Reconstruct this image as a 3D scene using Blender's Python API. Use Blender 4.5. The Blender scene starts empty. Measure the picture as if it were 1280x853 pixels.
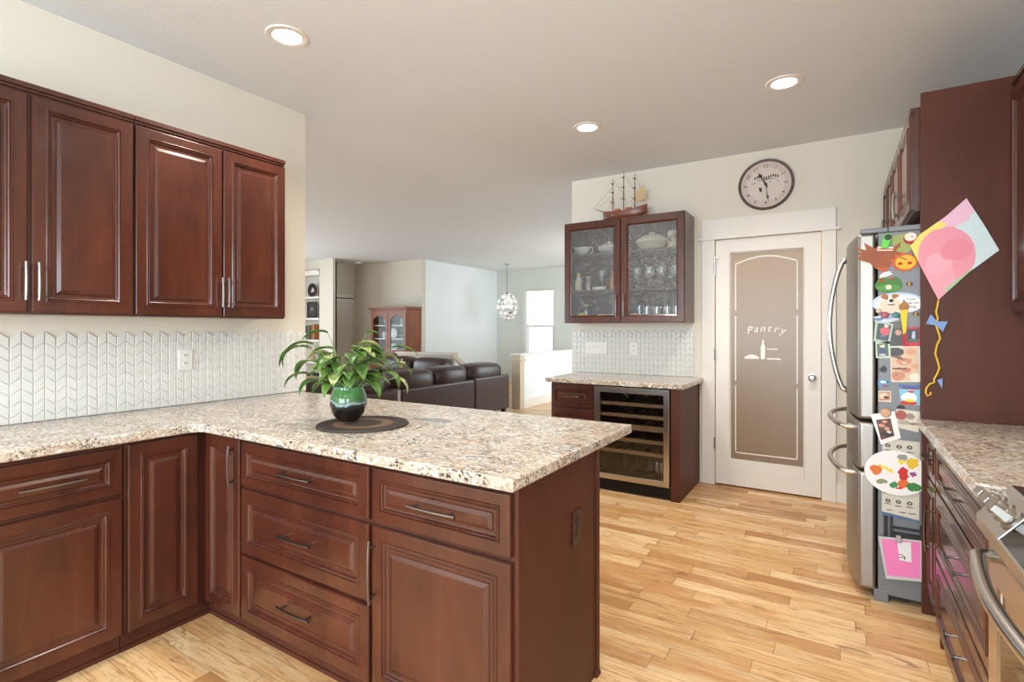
import bpy, bmesh, math, random
from mathutils import Vector, Matrix
random.seed(7)
C = bpy.context.scene
COL = C.collection
PI = math.pi
H = 2.82           # ceiling height
EYE = 1.34

# ------------------------------------------------------------------ camera, world, light, exposure
cam_d = bpy.data.cameras.new('camera')
cam_d.sensor_width = 36.0
cam_d.lens = 651.0 / 1280.0 * 36.0
cam_d.shift_y = -15.0 / 1280.0
cam_d.clip_start = 0.02
cam = bpy.data.objects.new('camera', cam_d)
COL.objects.link(cam)
cam.location = (0, 0, EYE)
cam.rotation_euler = (PI / 2, 0, math.atan2(406, 651))
C.camera = cam

world = bpy.data.worlds.new('sky')
C.world = world
world.use_nodes = True
bg = world.node_tree.nodes['Background']
bg.inputs[0].default_value = (0.80, 0.90, 1.0, 1)
bg.inputs[1].default_value = 1.6

vs = C.view_settings
vs.view_transform = 'Standard'
vs.look = 'None'
vs.gamma = 1.0
vs.use_curve_mapping = False
vs.exposure = 0.26
C.cycles.use_denoising = True
C.cycles.max_bounces = 8
C.cycles.diffuse_bounces = 5
C.cycles.transparent_max_bounces = 16
C.cycles.sample_clamp_indirect = 6.0

def window_light(name, loc, rot, sx, sy, power, col):
    ld = bpy.data.lights.new(name, 'AREA')
    ld.shape = 'RECTANGLE'
    ld.size, ld.size_y = sx, sy
    ld.energy = power
    ld.color = col
    o = bpy.data.objects.new(name, ld)
    o.location = loc
    o.rotation_euler = rot
    COL.objects.link(o)
    return o
DAY = (0.72, 0.87, 1.0)
# area lamps added as daylight at unseen kitchen, living room and stair hall windows
window_light('added_daylight_kitchen', (-1.1, -3.06, 1.45), (PI / 2, 0, 0), 3.2, 1.9, 175, (0.74, 0.88, 1.0))
window_light('daylight_living', (-10.36, 3.6, 1.45), (PI / 2, 0, -PI / 2), 4.6, 1.9, 150, DAY)
window_light('daylight_living_rear', (-6.6, -2.92, 1.45), (PI / 2, 0, 0), 3.6, 1.9, 110, DAY)
window_light('daylight_stair', (-2.32, 9.3, 1.55), (PI / 2, 0, PI / 2), 2.6, 2.0, 62, (0.85, 0.95, 1.0))
window_light('daylight_side', (0.95, -1.35, 1.55), (PI / 2, 0, PI / 2), 1.5, 1.1, 45, (0.74, 0.88, 1.0))

# ------------------------------------------------------------------ helpers
def S(r, g, b):
    f = lambda c: (c / 255 / 12.92) if c / 255 <= 0.04045 else ((c / 255 + 0.055) / 1.055) ** 2.4
    return (f(r), f(g), f(b), 1.0)

def new_mat(name):
    m = bpy.data.materials.new(name)
    m.use_nodes = True
    nt = m.node_tree
    return m, nt, nt.nodes['Principled BSDF']

def N(nt, kind, ins=None, **props):
    n = nt.nodes.new('ShaderNode' + kind)
    for k, v in props.items():
        setattr(n, k, v)
    for k, v in (ins or {}).items():
        if isinstance(v, bpy.types.NodeSocket):
            nt.links.new(v, n.inputs[k])
        else:
            n.inputs[k].default_value = v
    return n

def M(nt, op, a, b=0.0, c=None):
    ins = {0: a, 1: b}
    if c is not None:
        ins[2] = c
    return N(nt, 'Math', ins, operation=op).outputs[0]

def mix(nt, fac, a, b, blend='MIX'):
    n = nt.nodes.new('ShaderNodeMix')
    n.data_type = 'RGBA'
    n.blend_type = blend
    for sock, v in ((n.inputs[0], fac), (n.inputs[6], a), (n.inputs[7], b)):
        if isinstance(v, bpy.types.NodeSocket):
            nt.links.new(v, sock)
        else:
            sock.default_value = v
    return n.outputs[2]

def ramp(nt, fac, stops, interp='LINEAR'):
    n = nt.nodes.new('ShaderNodeValToRGB')
    n.color_ramp.interpolation = interp
    e = n.color_ramp.elements
    while len(e) < len(stops):
        e.new(0.5)
    for i, (p, c) in enumerate(stops):
        e[i].position = p
        e[i].color = c if len(c) == 4 else (*c, 1)
    nt.links.new(fac, n.inputs[0])
    return n.outputs[0]

def coords(nt, scale=(1, 1, 1), src='Object'):
    t = N(nt, 'TexCoord')
    return N(nt, 'Mapping', {0: t.outputs[src], 3: scale}).outputs[0]

def noise(nt, vec, scale, detail=3.0, rough=0.5, dist=0.0):
    return N(nt, 'TexNoise', {'Vector': vec, 'Scale': scale, 'Detail': detail, 'Roughness': rough, 'Distortion': dist}).outputs[0]

def bump(nt, bs, height, strength=0.3, dist=0.01):
    b = N(nt, 'Bump', {'Height': height, 'Strength': strength, 'Distance': dist})
    nt.links.new(b.outputs[0], bs.inputs['Normal'])

def simple(name, col, rough=0.5, metal=0.0, spec=0.5, coat=0.0, var=0.0, vscale=8.0, bmp=0.0, bscale=60.0):
    m, nt, bs = new_mat(name)
    bs.inputs['Roughness'].default_value = rough
    bs.inputs['Metallic'].default_value = metal
    bs.inputs['Specular IOR Level'].default_value = spec
    bs.inputs['Coat Weight'].default_value = coat
    bs.inputs['Coat Roughness'].default_value = 0.12
    bs.inputs['Base Color'].default_value = col
    v = coords(nt)
    if var:
        n = noise(nt, v, vscale, 4)
        dark = (col[0] * (1 - var), col[1] * (1 - var), col[2] * (1 - var), 1)
        lite = (min(1, col[0] * (1 + var)), min(1, col[1] * (1 + var)), min(1, col[2] * (1 + var)), 1)
        nt.links.new(ramp(nt, n, [(0.3, dark), (0.7, lite)]), bs.inputs['Base Color'])
    if bmp:
        bump(nt, bs, noise(nt, v, bscale, 3), bmp, 0.004)
    return m

def cherry(name, a=(0.118, 0.033, 0.017), b=(0.044, 0.0115, 0.0072), scale=(1, 1, 0.35), rough=0.3, coat=0.35):
    m, nt, bs = new_mat(name)
    v = coords(nt, scale)
    big = noise(nt, v, 5.0, 4, 0.6, 0.4)
    fine = noise(nt, coords(nt, (1, 1, 0.03)), 130.0, 3, 0.6)
    col = ramp(nt, big, [(0.25, (*b, 1)), (0.75, (*a, 1))])
    col = mix(nt, ramp(nt, fine, [(0.35, (0.16, 0.16, 0.16, 1)), (0.7, (0, 0, 0, 1))]), col, (b[0] * .55, b[1] * .55, b[2] * .55, 1))
    nt.links.new(col, bs.inputs['Base Color'])
    bs.inputs['Roughness'].default_value = rough
    bs.inputs['Coat Weight'].default_value = coat
    bs.inputs['Coat Roughness'].default_value = 0.11
    bump(nt, bs, fine, 0.02, 0.001)
    return m

def granite(name, tint=1.0):
    m, nt, bs = new_mat(name)
    t = N(nt, 'TexCoord').outputs['Object']
    warp = N(nt, 'TexNoise', {'Vector': t, 'Scale': 3.0, 'Detail': 2.0}).outputs['Color']
    wv = N(nt, 'VectorMath', {0: warp, 1: (0.5, 0.5, 0.5)}, operation='SUBTRACT').outputs[0]
    wv = N(nt, 'VectorMath', {0: wv, 3: 0.16}, operation='SCALE').outputs[0]
    v = N(nt, 'VectorMath', {0: t, 1: wv}, operation='ADD').outputs[0]
    vs_ = N(nt, 'Mapping', {0: v, 2: (0, 0, 0.12), 3: (0.75, 1.5, 1.5)}).outputs[0]
    base = ramp(nt, noise(nt, vs_, 7.0, 5, 0.65), [(0.30, S(216, 214, 210)), (0.45, S(212, 200, 184)), (0.56, S(204, 184, 160)), (0.70, S(216, 214, 210))])
    gmask = ramp(nt, noise(nt, vs_, 78.0, 4, 0.7), [(0.49, (0, 0, 0, 1)), (0.56, (1, 1, 1, 1))])
    col = mix(nt, M(nt, 'MULTIPLY', gmask, 0.55), base, S(134, 124, 118))
    tan = ramp(nt, noise(nt, vs_, 24.0, 3, 0.6, 0.5), [(0.56, (0, 0, 0, 1)), (0.64, (1, 1, 1, 1))])
    col = mix(nt, M(nt, 'MULTIPLY', tan, 0.45), col, S(172, 142, 112))
    dark = ramp(nt, noise(nt, vs_, 72.0, 6, 0.75, 0.3), [(0.522, (0, 0, 0, 1)), (0.55, (1, 1, 1, 1))])
    cl = ramp(nt, noise(nt, v, 9.0, 3, 0.6), [(0.40, (0.25, 0.25, 0.25, 1)), (0.56, (1, 1, 1, 1))])
    col = mix(nt, M(nt, 'MULTIPLY', dark, cl), col, S(44, 34, 34))
    lite = ramp(nt, noise(nt, vs_, 44.0, 3, 0.6), [(0.38, (1, 1, 1, 1)), (0.44, (0, 0, 0, 1))])
    col = mix(nt, M(nt, 'MULTIPLY', lite, 0.75), col, S(232, 231, 228))
    # one blue-grey vein in the slab
    vv = N(nt, 'VectorMath', {0: v, 1: (1.60, -1.85, 0)}, operation='ADD').outputs[0]
    vv = N(nt, 'VectorMath', {0: vv, 1: (7.0, 22.0, 0)}, operation='MULTIPLY').outputs[0]
    ln = N(nt, 'VectorMath', {0: vv}, operation='LENGTH').outputs[1]
    vein = M(nt, 'LESS_THAN', ln, 0.9)
    col = mix(nt, M(nt, 'MULTIPLY', vein, 0.7), col, S(116, 118, 124))
    nt.links.new(col, bs.inputs['Base Color'])
    bs.inputs['Roughness'].default_value = 0.14
    bs.inputs['Specular IOR Level'].default_value = 0.45
    return m

def floor_mat():
    m, nt, bs = new_mat('oak_strip_floor')
    t = N(nt, 'TexCoord').outputs['Object']
    s = N(nt, 'SeparateXYZ', {0: t})
    x, y = s.outputs[0], s.outputs[1]
    W = 0.092
    row = M(nt, 'FLOOR', M(nt, 'DIVIDE', y, W))
    rnd = N(nt, 'TexWhiteNoise', {'W': row}, noise_dimensions='1D').outputs[0]
    ln = M(nt, 'MULTIPLY_ADD', rnd, 0.5, 0.48)
    xs = M(nt, 'DIVIDE', M(nt, 'MULTIPLY_ADD', rnd, 7.3, x), ln)
    colm = M(nt, 'FLOOR', xs)
    cell = N(nt, 'CombineXYZ', {0: row, 1: colm, 2: 0.0}).outputs[0]
    r2 = N(nt, 'TexWhiteNoise', {'Vector': cell}, noise_dimensions='3D')
    tone = ramp(nt, r2.outputs[0], [(0.0, S(178, 128, 82)), (0.14, S(202, 154, 104)), (0.40, S(216, 172, 120)), (0.7, S(226, 186, 134)), (1.0, S(238, 206, 160))])
    off = N(nt, 'VectorMath', {0: r2.outputs[1], 3: 9.0}, operation='SCALE').outputs[0]
    gv = N(nt, 'VectorMath', {0: t, 1: off}, operation='ADD').outputs[0]
    gm = N(nt, 'Mapping', {0: gv, 3: (1.2, 16.0, 1.0)}).outputs[0]
    grain = noise(nt, gm, 5.0, 6, 0.65, 0.8)
    tone = mix(nt, ramp(nt, grain, [(0.36, (0.8, 0.8, 0.8, 1)), (0.54, (0, 0, 0, 1))]), tone, S(176, 122, 72))
    knot = noise(nt, N(nt, 'Mapping', {0: gv, 3: (1.6, 5.0, 1)}).outputs[0], 2.6, 4, 0.6, 1.2)
    tone = mix(nt, ramp(nt, knot, [(0.60, (0, 0, 0, 1)), (0.72, (0.75, 0.75, 0.75, 1))]), tone, S(128, 88, 54))
    lite = noise(nt, N(nt, 'Mapping', {0: gv, 3: (0.8, 3.0, 1)}).outputs[0], 3.0, 3)
    tone = mix(nt, ramp(nt, lite, [(0.5, (0, 0, 0, 1)), (0.7, (0.5, 0.5, 0.5, 1))]), tone, S(243, 220, 176))
    fy = M(nt, 'FRACT', M(nt, 'DIVIDE', y, W))
    fx = M(nt, 'FRACT', xs)
    seam = M(nt, 'MAXIMUM', M(nt, 'LESS_THAN', fy, 0.03), M(nt, 'LESS_THAN', fx, 0.006))
    tone = mix(nt, M(nt, 'MULTIPLY', seam, 0.55), tone, S(112, 74, 42))
    nt.links.new(tone, bs.inputs['Base Color'])
    bs.inputs['Roughness'].default_value = 0.34
    bs.inputs['Specular IOR Level'].default_value = 0.4
    bump(nt, bs, M(nt, 'SUBTRACT', 1.0, seam), 0.25, 0.002)
    return m

def clear_glass(name, tint=(0.95, 0.97, 0.96), gloss=0.10, seed=0.0, haze=0.0, hcol=(0.7, 0.7, 0.7)):
    """thin pane: lets light straight through, with a glossy surface; seed = speckled cast texture"""
    m, nt, bs = new_mat(name)
    nt.nodes.remove(bs)
    out = nt.nodes['Material Output']
    tr = N(nt, 'BsdfTransparent', {0: (*tint, 1)})
    gl = N(nt, 'BsdfGlossy', {0: (1, 1, 1, 1), 'Roughness': 0.06 if not seed else 0.2})
    v = coords(nt)
    fac = gloss
    if seed:
        n = noise(nt, v, 95.0, 3, 0.7)
        b = N(nt, 'Bump', {'Height': n, 'Strength': 0.9, 'Distance': 0.006})
        nt.links.new(b.outputs[0], gl.inputs['Normal'])
        fac = M(nt, 'MULTIPLY_ADD', ramp(nt, n, [(0.52, (0, 0, 0, 1)), (0.66, (1, 1, 1, 1))]), seed, gloss)
    mx = N(nt, 'MixShader', {0: fac, 1: tr.outputs[0], 2: gl.outputs[0]})
    last = mx.outputs[0]
    if haze:
        df = N(nt, 'BsdfDiffuse', {0: (*hcol, 1)})
        n2 = noise(nt, v, 130.0, 2, 0.6)
        hz = M(nt, 'MULTIPLY', ramp(nt, n2, [(0.45, (0, 0, 0, 1)), (0.7, (1, 1, 1, 1))]), haze)
        last = N(nt, 'MixShader', {0: hz, 1: last, 2: df.outputs[0]}).outputs[0]
    nt.links.new(last, out.inputs[0])
    return m

def emit(name, col, strength):
    m, nt, bs = new_mat(name)
    bs.inputs['Emission Color'].default_value = (*col, 1)
    bs.inputs['Emission Strength'].default_value = strength
    bs.inputs['Base Color'].default_value = (0.8, 0.8, 0.8, 1)
    return m

def steel(name, col=(0.62, 0.60, 0.57), rough=0.27, axis=(1, 1, 0.02)):
    m, nt, bs = new_mat(name)
    n = noise(nt, coords(nt, axis), 260.0, 2, 0.6)
    bs.inputs['Metallic'].default_value = 1.0
    bs.inputs['Roughness'].default_value = rough
    nt.links.new(ramp(nt, n, [(0.3, (col[0] * .9, col[1] * .9, col[2] * .9, 1)), (0.7, (*col, 1))]), bs.inputs['Base Color'])
    bump(nt, bs, n, 0.04, 0.001)
    return m

def blobs(name, base, shapes, wob=0.004, rough=0.6, wscale=40.0):
    """flat painted or printed surface: shapes = (colour, cx, cz, rx, rz[, angle]) in the object's own metres; r<0 makes a rectangle"""
    m, nt, bs = new_mat(name)
    t = N(nt, 'TexCoord').outputs['Object']
    if wob:
        n = N(nt, 'TexNoise', {'Vector': t, 'Scale': wscale, 'Detail': 2.0}).outputs['Color']
        w = N(nt, 'VectorMath', {0: n, 1: (0.5, 0.5, 0.5)}, operation='SUBTRACT').outputs[0]
        w = N(nt, 'VectorMath', {0: w, 3: wob * 4}, operation='SCALE').outputs[0]
        t = N(nt, 'VectorMath', {0: t, 1: w}, operation='ADD').outputs[0]
    col = None
    for sh in shapes:
        c, cx, cz, rx, rz = sh[:5]
        a = sh[5] if len(sh) > 5 else 0.0
        mp = N(nt, 'Mapping', {0: t, 1: (cx, 0, cz), 2: (0, a, 0), 3: (abs(rx), 1000.0, abs(rz))}, vector_type='TEXTURE').outputs[0]
        if rx > 0:
            f = M(nt, 'LESS_THAN', N(nt, 'VectorMath', {0: mp}, operation='LENGTH').outputs[1], 1.0)
        else:
            ab = N(nt, 'SeparateXYZ', {0: N(nt, 'VectorMath', {0: mp}, operation='ABSOLUTE').outputs[0]})
            f = M(nt, 'LESS_THAN', M(nt, 'MAXIMUM', ab.outputs[0], ab.outputs[2]), 1.0)
        col = mix(nt, f, base if col is None else col, c)
    if col is not None:
        nt.links.new(col, bs.inputs['Base Color'])
    else:
        bs.inputs['Base Color'].default_value = base
    bs.inputs['Roughness'].default_value = rough
    return m

class MB:
    def __init__(s):
        s.b = bmesh.new()
    def face(s, vs):
        try:
            return s.b.faces.new(vs)
        except ValueError:
            return None
    def box(s, x0, x1, y0, y1, z0, z1):
        v = [s.b.verts.new(p) for p in ((x0, y0, z0), (x1, y0, z0), (x1, y1, z0), (x0, y1, z0), (x0, y0, z1), (x1, y0, z1), (x1, y1, z1), (x0, y1, z1))]
        for f in ((3, 2, 1, 0), (4, 5, 6, 7), (0, 1, 5, 4), (1, 2, 6, 5), (2, 3, 7, 6), (3, 0, 4, 7)):
            s.face([v[i] for i in f])
        return s
    def prism(s, poly, a, b, axis='y'):
        """poly = 2D points; axis y: (x,z) swept from y=a to y=b; z: (x,y) swept in z; x: (y,z) swept in x"""
        f = {'y': lambda p, t: (p[0], t, p[1]), 'z': lambda p, t: (p[0], p[1], t), 'x': lambda p, t: (t, p[0], p[1])}[axis]
        A = [s.b.verts.new(f(p, a)) for p in poly]
        B = [s.b.verts.new(f(p, b)) for p in poly]
        s.face(A); s.face(B[::-1])
        n = len(poly)
        for i in range(n):
            s.face([A[i], B[i], B[(i + 1) % n], A[(i + 1) % n]])
        return s
    def lathe(s, prof, c=(0, 0, 0), seg=24, axis='z', sx=1.0, sy=1.0):
        rings = []
        for r, h in prof:
            ring = []
            for k in range(seg):
                a = 2 * PI * k / seg
                u, w = r * math.cos(a) * sx, r * math.sin(a) * sy
                p = {'z': (u, w, h), 'y': (u, h, w), 'x': (h, u, w)}[axis]
                ring.append(s.b.verts.new((p[0] + c[0], p[1] + c[1], p[2] + c[2])))
            rings.append(ring)
        for i in range(len(rings) - 1):
            for k in range(seg):
                s.face([rings[i][k], rings[i][(k + 1) % seg], rings[i + 1][(k + 1) % seg], rings[i + 1][k]])
        if prof[0][0] > 1e-6: s.face(rings[0][::-1])
        if prof[-1][0] > 1e-6: s.face(rings[-1])
        return s
    def tube(s, pts, r, seg=10, cap=True):
        pts = [Vector(p) for p in pts]
        rr = r if isinstance(r, (list, tuple)) else [r] * len(pts)
        rings = []
        ref = None
        for i, p in enumerate(pts):
            d = (pts[min(i + 1, len(pts) - 1)] - pts[max(i - 1, 0)]).normalized()
            if ref is None:
                ref = Vector((0, 0, 1)) if abs(d.z) < 0.9 else Vector((1, 0, 0))
            a = d.cross(ref).normalized()
            b = a.cross(d).normalized()
            ref = b
            rings.append([s.b.verts.new(p + (a * math.cos(2 * PI * k / seg) + b * math.sin(2 * PI * k / seg)) * rr[i]) for k in range(seg)])
        for i in range(len(rings) - 1):
            for k in range(seg):
                s.face([rings[i][k], rings[i][(k + 1) % seg], rings[i + 1][(k + 1) % seg], rings[i + 1][k]])
        if cap:
            s.face(rings[0][::-1]); s.face(rings[-1])
        return s
    def ball(s, c, rx, ry, rz, seg=12, rings=8, p=1.0):
        sg = lambda v: math.copysign(abs(v) ** p, v)
        prev = None
        for i in range(rings + 1):
            th = PI * i / rings - PI / 2
            if i in (0, rings):
                ring = [s.b.verts.new((c[0], c[1], c[2] + rz * (1 if i else -1)))]
            else:
                ring = [s.b.verts.new((c[0] + rx * sg(math.cos(th)) * sg(math.cos(2 * PI * k / seg)), c[1] + ry * sg(math.cos(th)) * sg(math.sin(2 * PI * k / seg)), c[2] + rz * sg(math.sin(th)))) for k in range(seg)]
            if prev:
                for k in range(seg):
                    k2 = (k + 1) % seg
                    if len(prev) == 1: s.face([prev[0], ring[k2], ring[k]])
                    elif len(ring) == 1: s.face([prev[k], prev[k2], ring[0]])
                    else: s.face([prev[k], prev[k2], ring[k2], ring[k]])
            prev = ring
        return s
    def rings_rect(s, x0, x1, z0, z1, prof, yb):
        """nested rectangles: prof = (inset, y); closed at the back at yb; used for raised-panel fronts facing -y"""
        R = []
        for ins, y in [(0, yb)] + prof:
            R.append([s.b.verts.new(p) for p in ((x0 + ins, y, z0 + ins), (x1 - ins, y, z0 + ins), (x1 - ins, y, z1 - ins), (x0 + ins, y, z1 - ins))])
        s.face(R[0][::-1])
        for i in range(len(R) - 1):
            for k in range(4):
                s.face([R[i][k], R[i][(k + 1) % 4], R[i + 1][(k + 1) % 4], R[i + 1][k]])
        s.face(R[-1])
        return s
    def frame(s, x0, x1, z0, z1, prof, y_back):
        """open picture frame facing -y: prof = (inset, y) from outer to inner; closed round the back"""
        R = []
        last = prof[-1][0]
        for ins, y in [(last, y_back), (0, y_back)] + prof + [(last, y_back)]:
            R.append([s.b.verts.new(p) for p in ((x0 + ins, y, z0 + ins), (x1 - ins, y, z0 + ins), (x1 - ins, y, z1 - ins), (x0 + ins, y, z1 - ins))])
        for i in range(len(R) - 1):
            for k in range(4):
                s.face([R[i][k], R[i][(k + 1) % 4], R[i + 1][(k + 1) % 4], R[i + 1][k]])
        return s
    def move(s, d=(0, 0, 0), rz=0.0):
        bmesh.ops.transform(s.b, matrix=Matrix.Translation(d) @ Matrix.Rotation(rz, 4, 'Z'), verts=s.b.verts)
        return s

WL = {}
def obj(name, mb, m, parent=None, smooth=False, bevel=0.0, segs=2, world_=False, loc=None, rz=0.0, kind=None):
    bmesh.ops.recalc_face_normals(mb.b, faces=mb.b.faces)
    me = bpy.data.meshes.new(name)
    if parent is not None and world_:
        L = WL[parent.name]
        bmesh.ops.translate(mb.b, vec=(-L[0], -L[1], -L[2]), verts=mb.b.verts)
    mb.b.to_mesh(me)
    mb.b.free()
    if smooth:
        for p in me.polygons:
            p.use_smooth = True
        if smooth != 'all':
            me.set_sharp_from_angle(angle=math.radians(40))
    me.materials.append(m)
    o = bpy.data.objects.new(name, me)
    COL.objects.link(o)
    if parent is not None:
        o.parent = parent
    if loc is not None:
        o.location = loc
    if rz:
        o.rotation_euler = (0, 0, rz)
    WL[o.name] = tuple(o.location)
    if bevel:
        md = o.modifiers.new('bevel', 'BEVEL')
        md.width = bevel
        md.segments = segs
        md.limit_method = 'ANGLE'
        md.angle_limit = math.radians(40)
    if kind:
        o['kind'] = kind
    return o

def thing(name, label, cat, loc=(0, 0, 0), rz=0.0, group=None):
    o = bpy.data.objects.new(name, None)
    o.empty_display_size = 0.1
    COL.objects.link(o)
    o.location = loc
    o.rotation_euler = (0, 0, rz)
    WL[o.name] = tuple(loc)
    o['label'] = label
    o['category'] = cat
    if group:
        o['group'] = group
    return o

def tag(o, label, cat, group=None, kind=None):
    o['label'] = label
    o['category'] = cat
    if group: o['group'] = group
    if kind: o['kind'] = kind
    return o

def struct(name, mb, m, **k):
    return obj(name, mb, m, kind='structure', **k)

def centred(name, mb, m, loc, **k):
    """top-level single mesh whose vertices are given in world metres, origin put at loc"""
    bmesh.ops.translate(mb.b, vec=(-loc[0], -loc[1], -loc[2]), verts=mb.b.verts)
    return obj(name, mb, m, loc=loc, **k)

def text(s, size, m, parent, loc, rot=(PI / 2, 0, 0), name='lettering', depth=0.0008, shear=0.0):
    cu = bpy.data.curves.new(name, 'FONT')
    cu.body = s
    cu.size = size
    cu.extrude = depth
    cu.shear = shear
    cu.align_x = 'CENTER'
    cu.align_y = 'CENTER'
    cu.materials.append(m)
    tmp = bpy.data.objects.new(name, cu)
    COL.objects.link(tmp)
    me = bpy.data.meshes.new_from_object(tmp.evaluated_get(bpy.context.evaluated_depsgraph_get()))
    bpy.data.objects.remove(tmp)
    bpy.data.curves.remove(cu)
    o = bpy.data.objects.new(name, me)
    COL.objects.link(o)
    o.parent = parent
    o.location = loc
    o.rotation_euler = rot
    return o

# ------------------------------------------------------------------ materials
WALL = simple('cream_wall_paint', S(226, 219, 205), 0.75, bmp=0.12, bscale=120)
WALL2 = simple('beige_wall_paint', S(214, 205, 190), 0.75, bmp=0.1, bscale=120)
WALLW = simple('white_wall_paint', S(232, 236, 236), 0.75, bmp=0.1, bscale=120)
WALLG = simple('pale_green_wall_paint', S(214, 217, 210), 0.75, bmp=0.1, bscale=120)
CEIL = simple('ceiling_paint', S(222, 224, 226), 0.85, bmp=0.25, bscale=160)
TRIM = simple('white_trim_paint', S(232, 226, 218), 0.4)
FLOOR = floor_mat()
CH = cherry('cherry_wood')
CHF = cherry('cherry_front', (0.116, 0.030, 0.0145), (0.040, 0.0100, 0.0060), rough=0.26, coat=0.32)
CHP = cherry('cherry_veneer_panel', (0.114, 0.034, 0.0180), (0.070, 0.0205, 0.0120), rough=0.5, coat=0.03)
CHP.node_tree.nodes['Principled BSDF'].inputs['Specular IOR Level'].default_value = 0.25
CHI = cherry('cabinet_inside', (0.10, 0.06, 0.045), (0.06, 0.035, 0.025), rough=0.5)
GR = granite('speckled_granite')
TILE = simple('white_glazed_tile', S(224, 222, 216), 0.2, spec=0.45)
GROUT = simple('grout', S(226, 223, 216), 0.8)
NICK = simple('brushed_nickel', (0.42, 0.40, 0.38, 1), 0.28, metal=1.0)
BRONZE = simple('dark_pewter', (0.20, 0.18, 0.17, 1), 0.25, metal=1.0)
CHROME = simple('chrome', (0.8, 0.8, 0.8, 1), 0.1, metal=1.0)
STEEL = steel('stainless_steel')
STEELH = steel('stainless_steel_across', axis=(0.02, 0.02, 1), rough=0.22)
SIDEG = simple('grey_appliance_side', S(122, 124, 126), 0.45, metal=0.3, bmp=0.1, bscale=200)
BLACK = simple('black_plastic', S(20, 20, 21), 0.4)
BLKG = simple('black_glass', S(10, 10, 11), 0.05, spec=0.7)
WHITEP = simple('white_plastic', S(236, 233, 226), 0.35)
GLASS = clear_glass('clear_glass', gloss=0.012)
SEED = clear_glass('seeded_glass', (0.80, 0.81, 0.81), 0.03, seed=0.12, haze=0.14, hcol=(0.55, 0.53, 0.5))
DARKG = clear_glass('smoked_glass', (0.72, 0.72, 0.72), 0.05)
CERA = simple('white_china', S(236, 233, 226), 0.2)

# ------------------------------------------------------------------ the room
KX0, KX1, KY0, KYW = -3.12, 0.975, -3.0, 4.76
struct('floor', MB().box(-10.6, 1.1, -3.2, 11.4, -0.08, 0), FLOOR)
struct('ceiling', MB().box(-10.6, 1.1, -3.2, 11.4, H, H + 0.1), CEIL)
struct('wall_left', MB().box(KX0 - 0.12, KX0, KY0, 2.30, 0, H), WALL)
struct('wall_right', MB().box(KX1, KX1 + 0.12, -0.5, KYW, 0, H).box(KX1, KX1 + 0.12, KY0, -2.2, 0, H).box(KX1, KX1 + 0.12, -2.2, -0.5, 0, 0.95).box(KX1, KX1 + 0.12, -2.2, -0.5, 2.15, H), WALL)
w = MB().box(-2.258, -0.894, KYW, KYW + 0.12, 0, H).box(-0.101, KX1 + .12, KYW, KYW + 0.12, 0, H).box(-0.894, -0.101, KYW, KYW + 0.12, 2.113, H)
struct('wall_back', w, WALL)
# unseen wall behind the camera, big window opening added to let daylight in
w = MB().box(-3.24, -2.75, -3.12, -3.0, 0, H).box(0.55, 1.1, -3.12, -3.0, 0, H).box(-2.75, 0.55, -3.12, -3.0, 0, 0.45).box(-2.75, 0.55, -3.12, -3.0, 2.42, H)
struct('wall_front', w, WALL)
fr = MB().frame(-2.75, 0.55, 0.45, 2.42, [(0, -3.02), (0.07, -3.02)], -3.05)
for xx in (-1.65, -0.55):
    fr.box(xx - 0.035, xx + 0.035, -3.05, -3.02, 0.5, 2.38)
struct('window_1', fr, TRIM)
# living room shell
struct('wall_living_side', MB().box(-10.52, -10.4, -3.0, 7.27, 0, 0.45).box(-10.52, -10.4, -3.0, 7.27, 2.42, H).box(-10.52, -10.4, -3.0, 1.2, .45, 2.42).box(-10.52, -10.4, 6.0, 7.6, .45, 2.42), WALL2)
struct('wall_living_front', MB().box(-10.5, -8.5, -3.12, -3.0, 0, H).box(-4.7, -3.24, -3.12, -3.0, 0, H).box(-8.5, -4.7, -3.12, -3.0, 0, .45).box(-8.5, -4.7, -3.12, -3.0, 2.42, H), WALL2)
struct('wall_bookcase_pier', MB().box(-9.36, -8.93, 7.25, 7.31, 0, H).box(-9.36, -9.30, 7.31, 7.62, 0, H), WALL2)
struct('wall_bookcase_back', MB().box(-10.52, -9.36, 7.62, 7.70, 0, H).box(-10.52, -9.36, 7.27, 7.62, 2.62, H), WALL2)
struct('wall_hall', MB().box(-9.62, -9.36, 7.62, 7.70, 0, H).box(-9.62, -9.5, 8.42, 8.45, 0, H).box(-9.62, -9.5, 7.72, 8.42, 2.05, H), WALL2)
struct('wall_living_back', MB().box(-9.62, -7.44, 8.33, 8.45, 0, H), WALL2)
struct('wall_stair_side', MB().box(-7.56, -7.44, 8.45, 11.2, 0, H), WALLW)
# window wall of the stair hall (window opening x -6.60..-5.78, z 0.62..2.31)
w = MB().box(-7.56, -6.60, 11.2, 11.32, 0, H).box(-5.78, -2.2, 11.2, 11.32, 0, H).box(-6.60, -5.78, 11.2, 11.32, 2.31, H).box(-6.60, -5.78, 11.2, 11.32, 0, 0.62)
struct('wall_window', w, WALLG)
struct('wall_stair_right', MB().box(-2.258, -2.14, KYW + .12, 7.9, 0, H).box(-2.258, -2.14, 10.7, 11.2, 0, H).box(-2.258, -2.14, 7.9, 10.7, 0, 0.5).box(-2.258, -2.14, 7.9, 10.7, 2.6, H), WALLW)
wf = struct('window_2', MB().frame(-6.60, -5.78, 0.62, 2.31, [(0, 11.215), (0.035, 11.215)], 11.25).box(-6.56, -5.82, 11.21, 11.25, 1.40, 1.44).frame(-6.535, -5.80, 0.65, 1.42, [(0, 11.205), (0.03, 11.205)], 11.23), TRIM)
obj('window_pane', MB().box(-6.57, -5.81, 11.235, 11.24, 0.65, 2.28), clear_glass('window_glass', (0.98, 1, 1), 0.05), wf)
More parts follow.
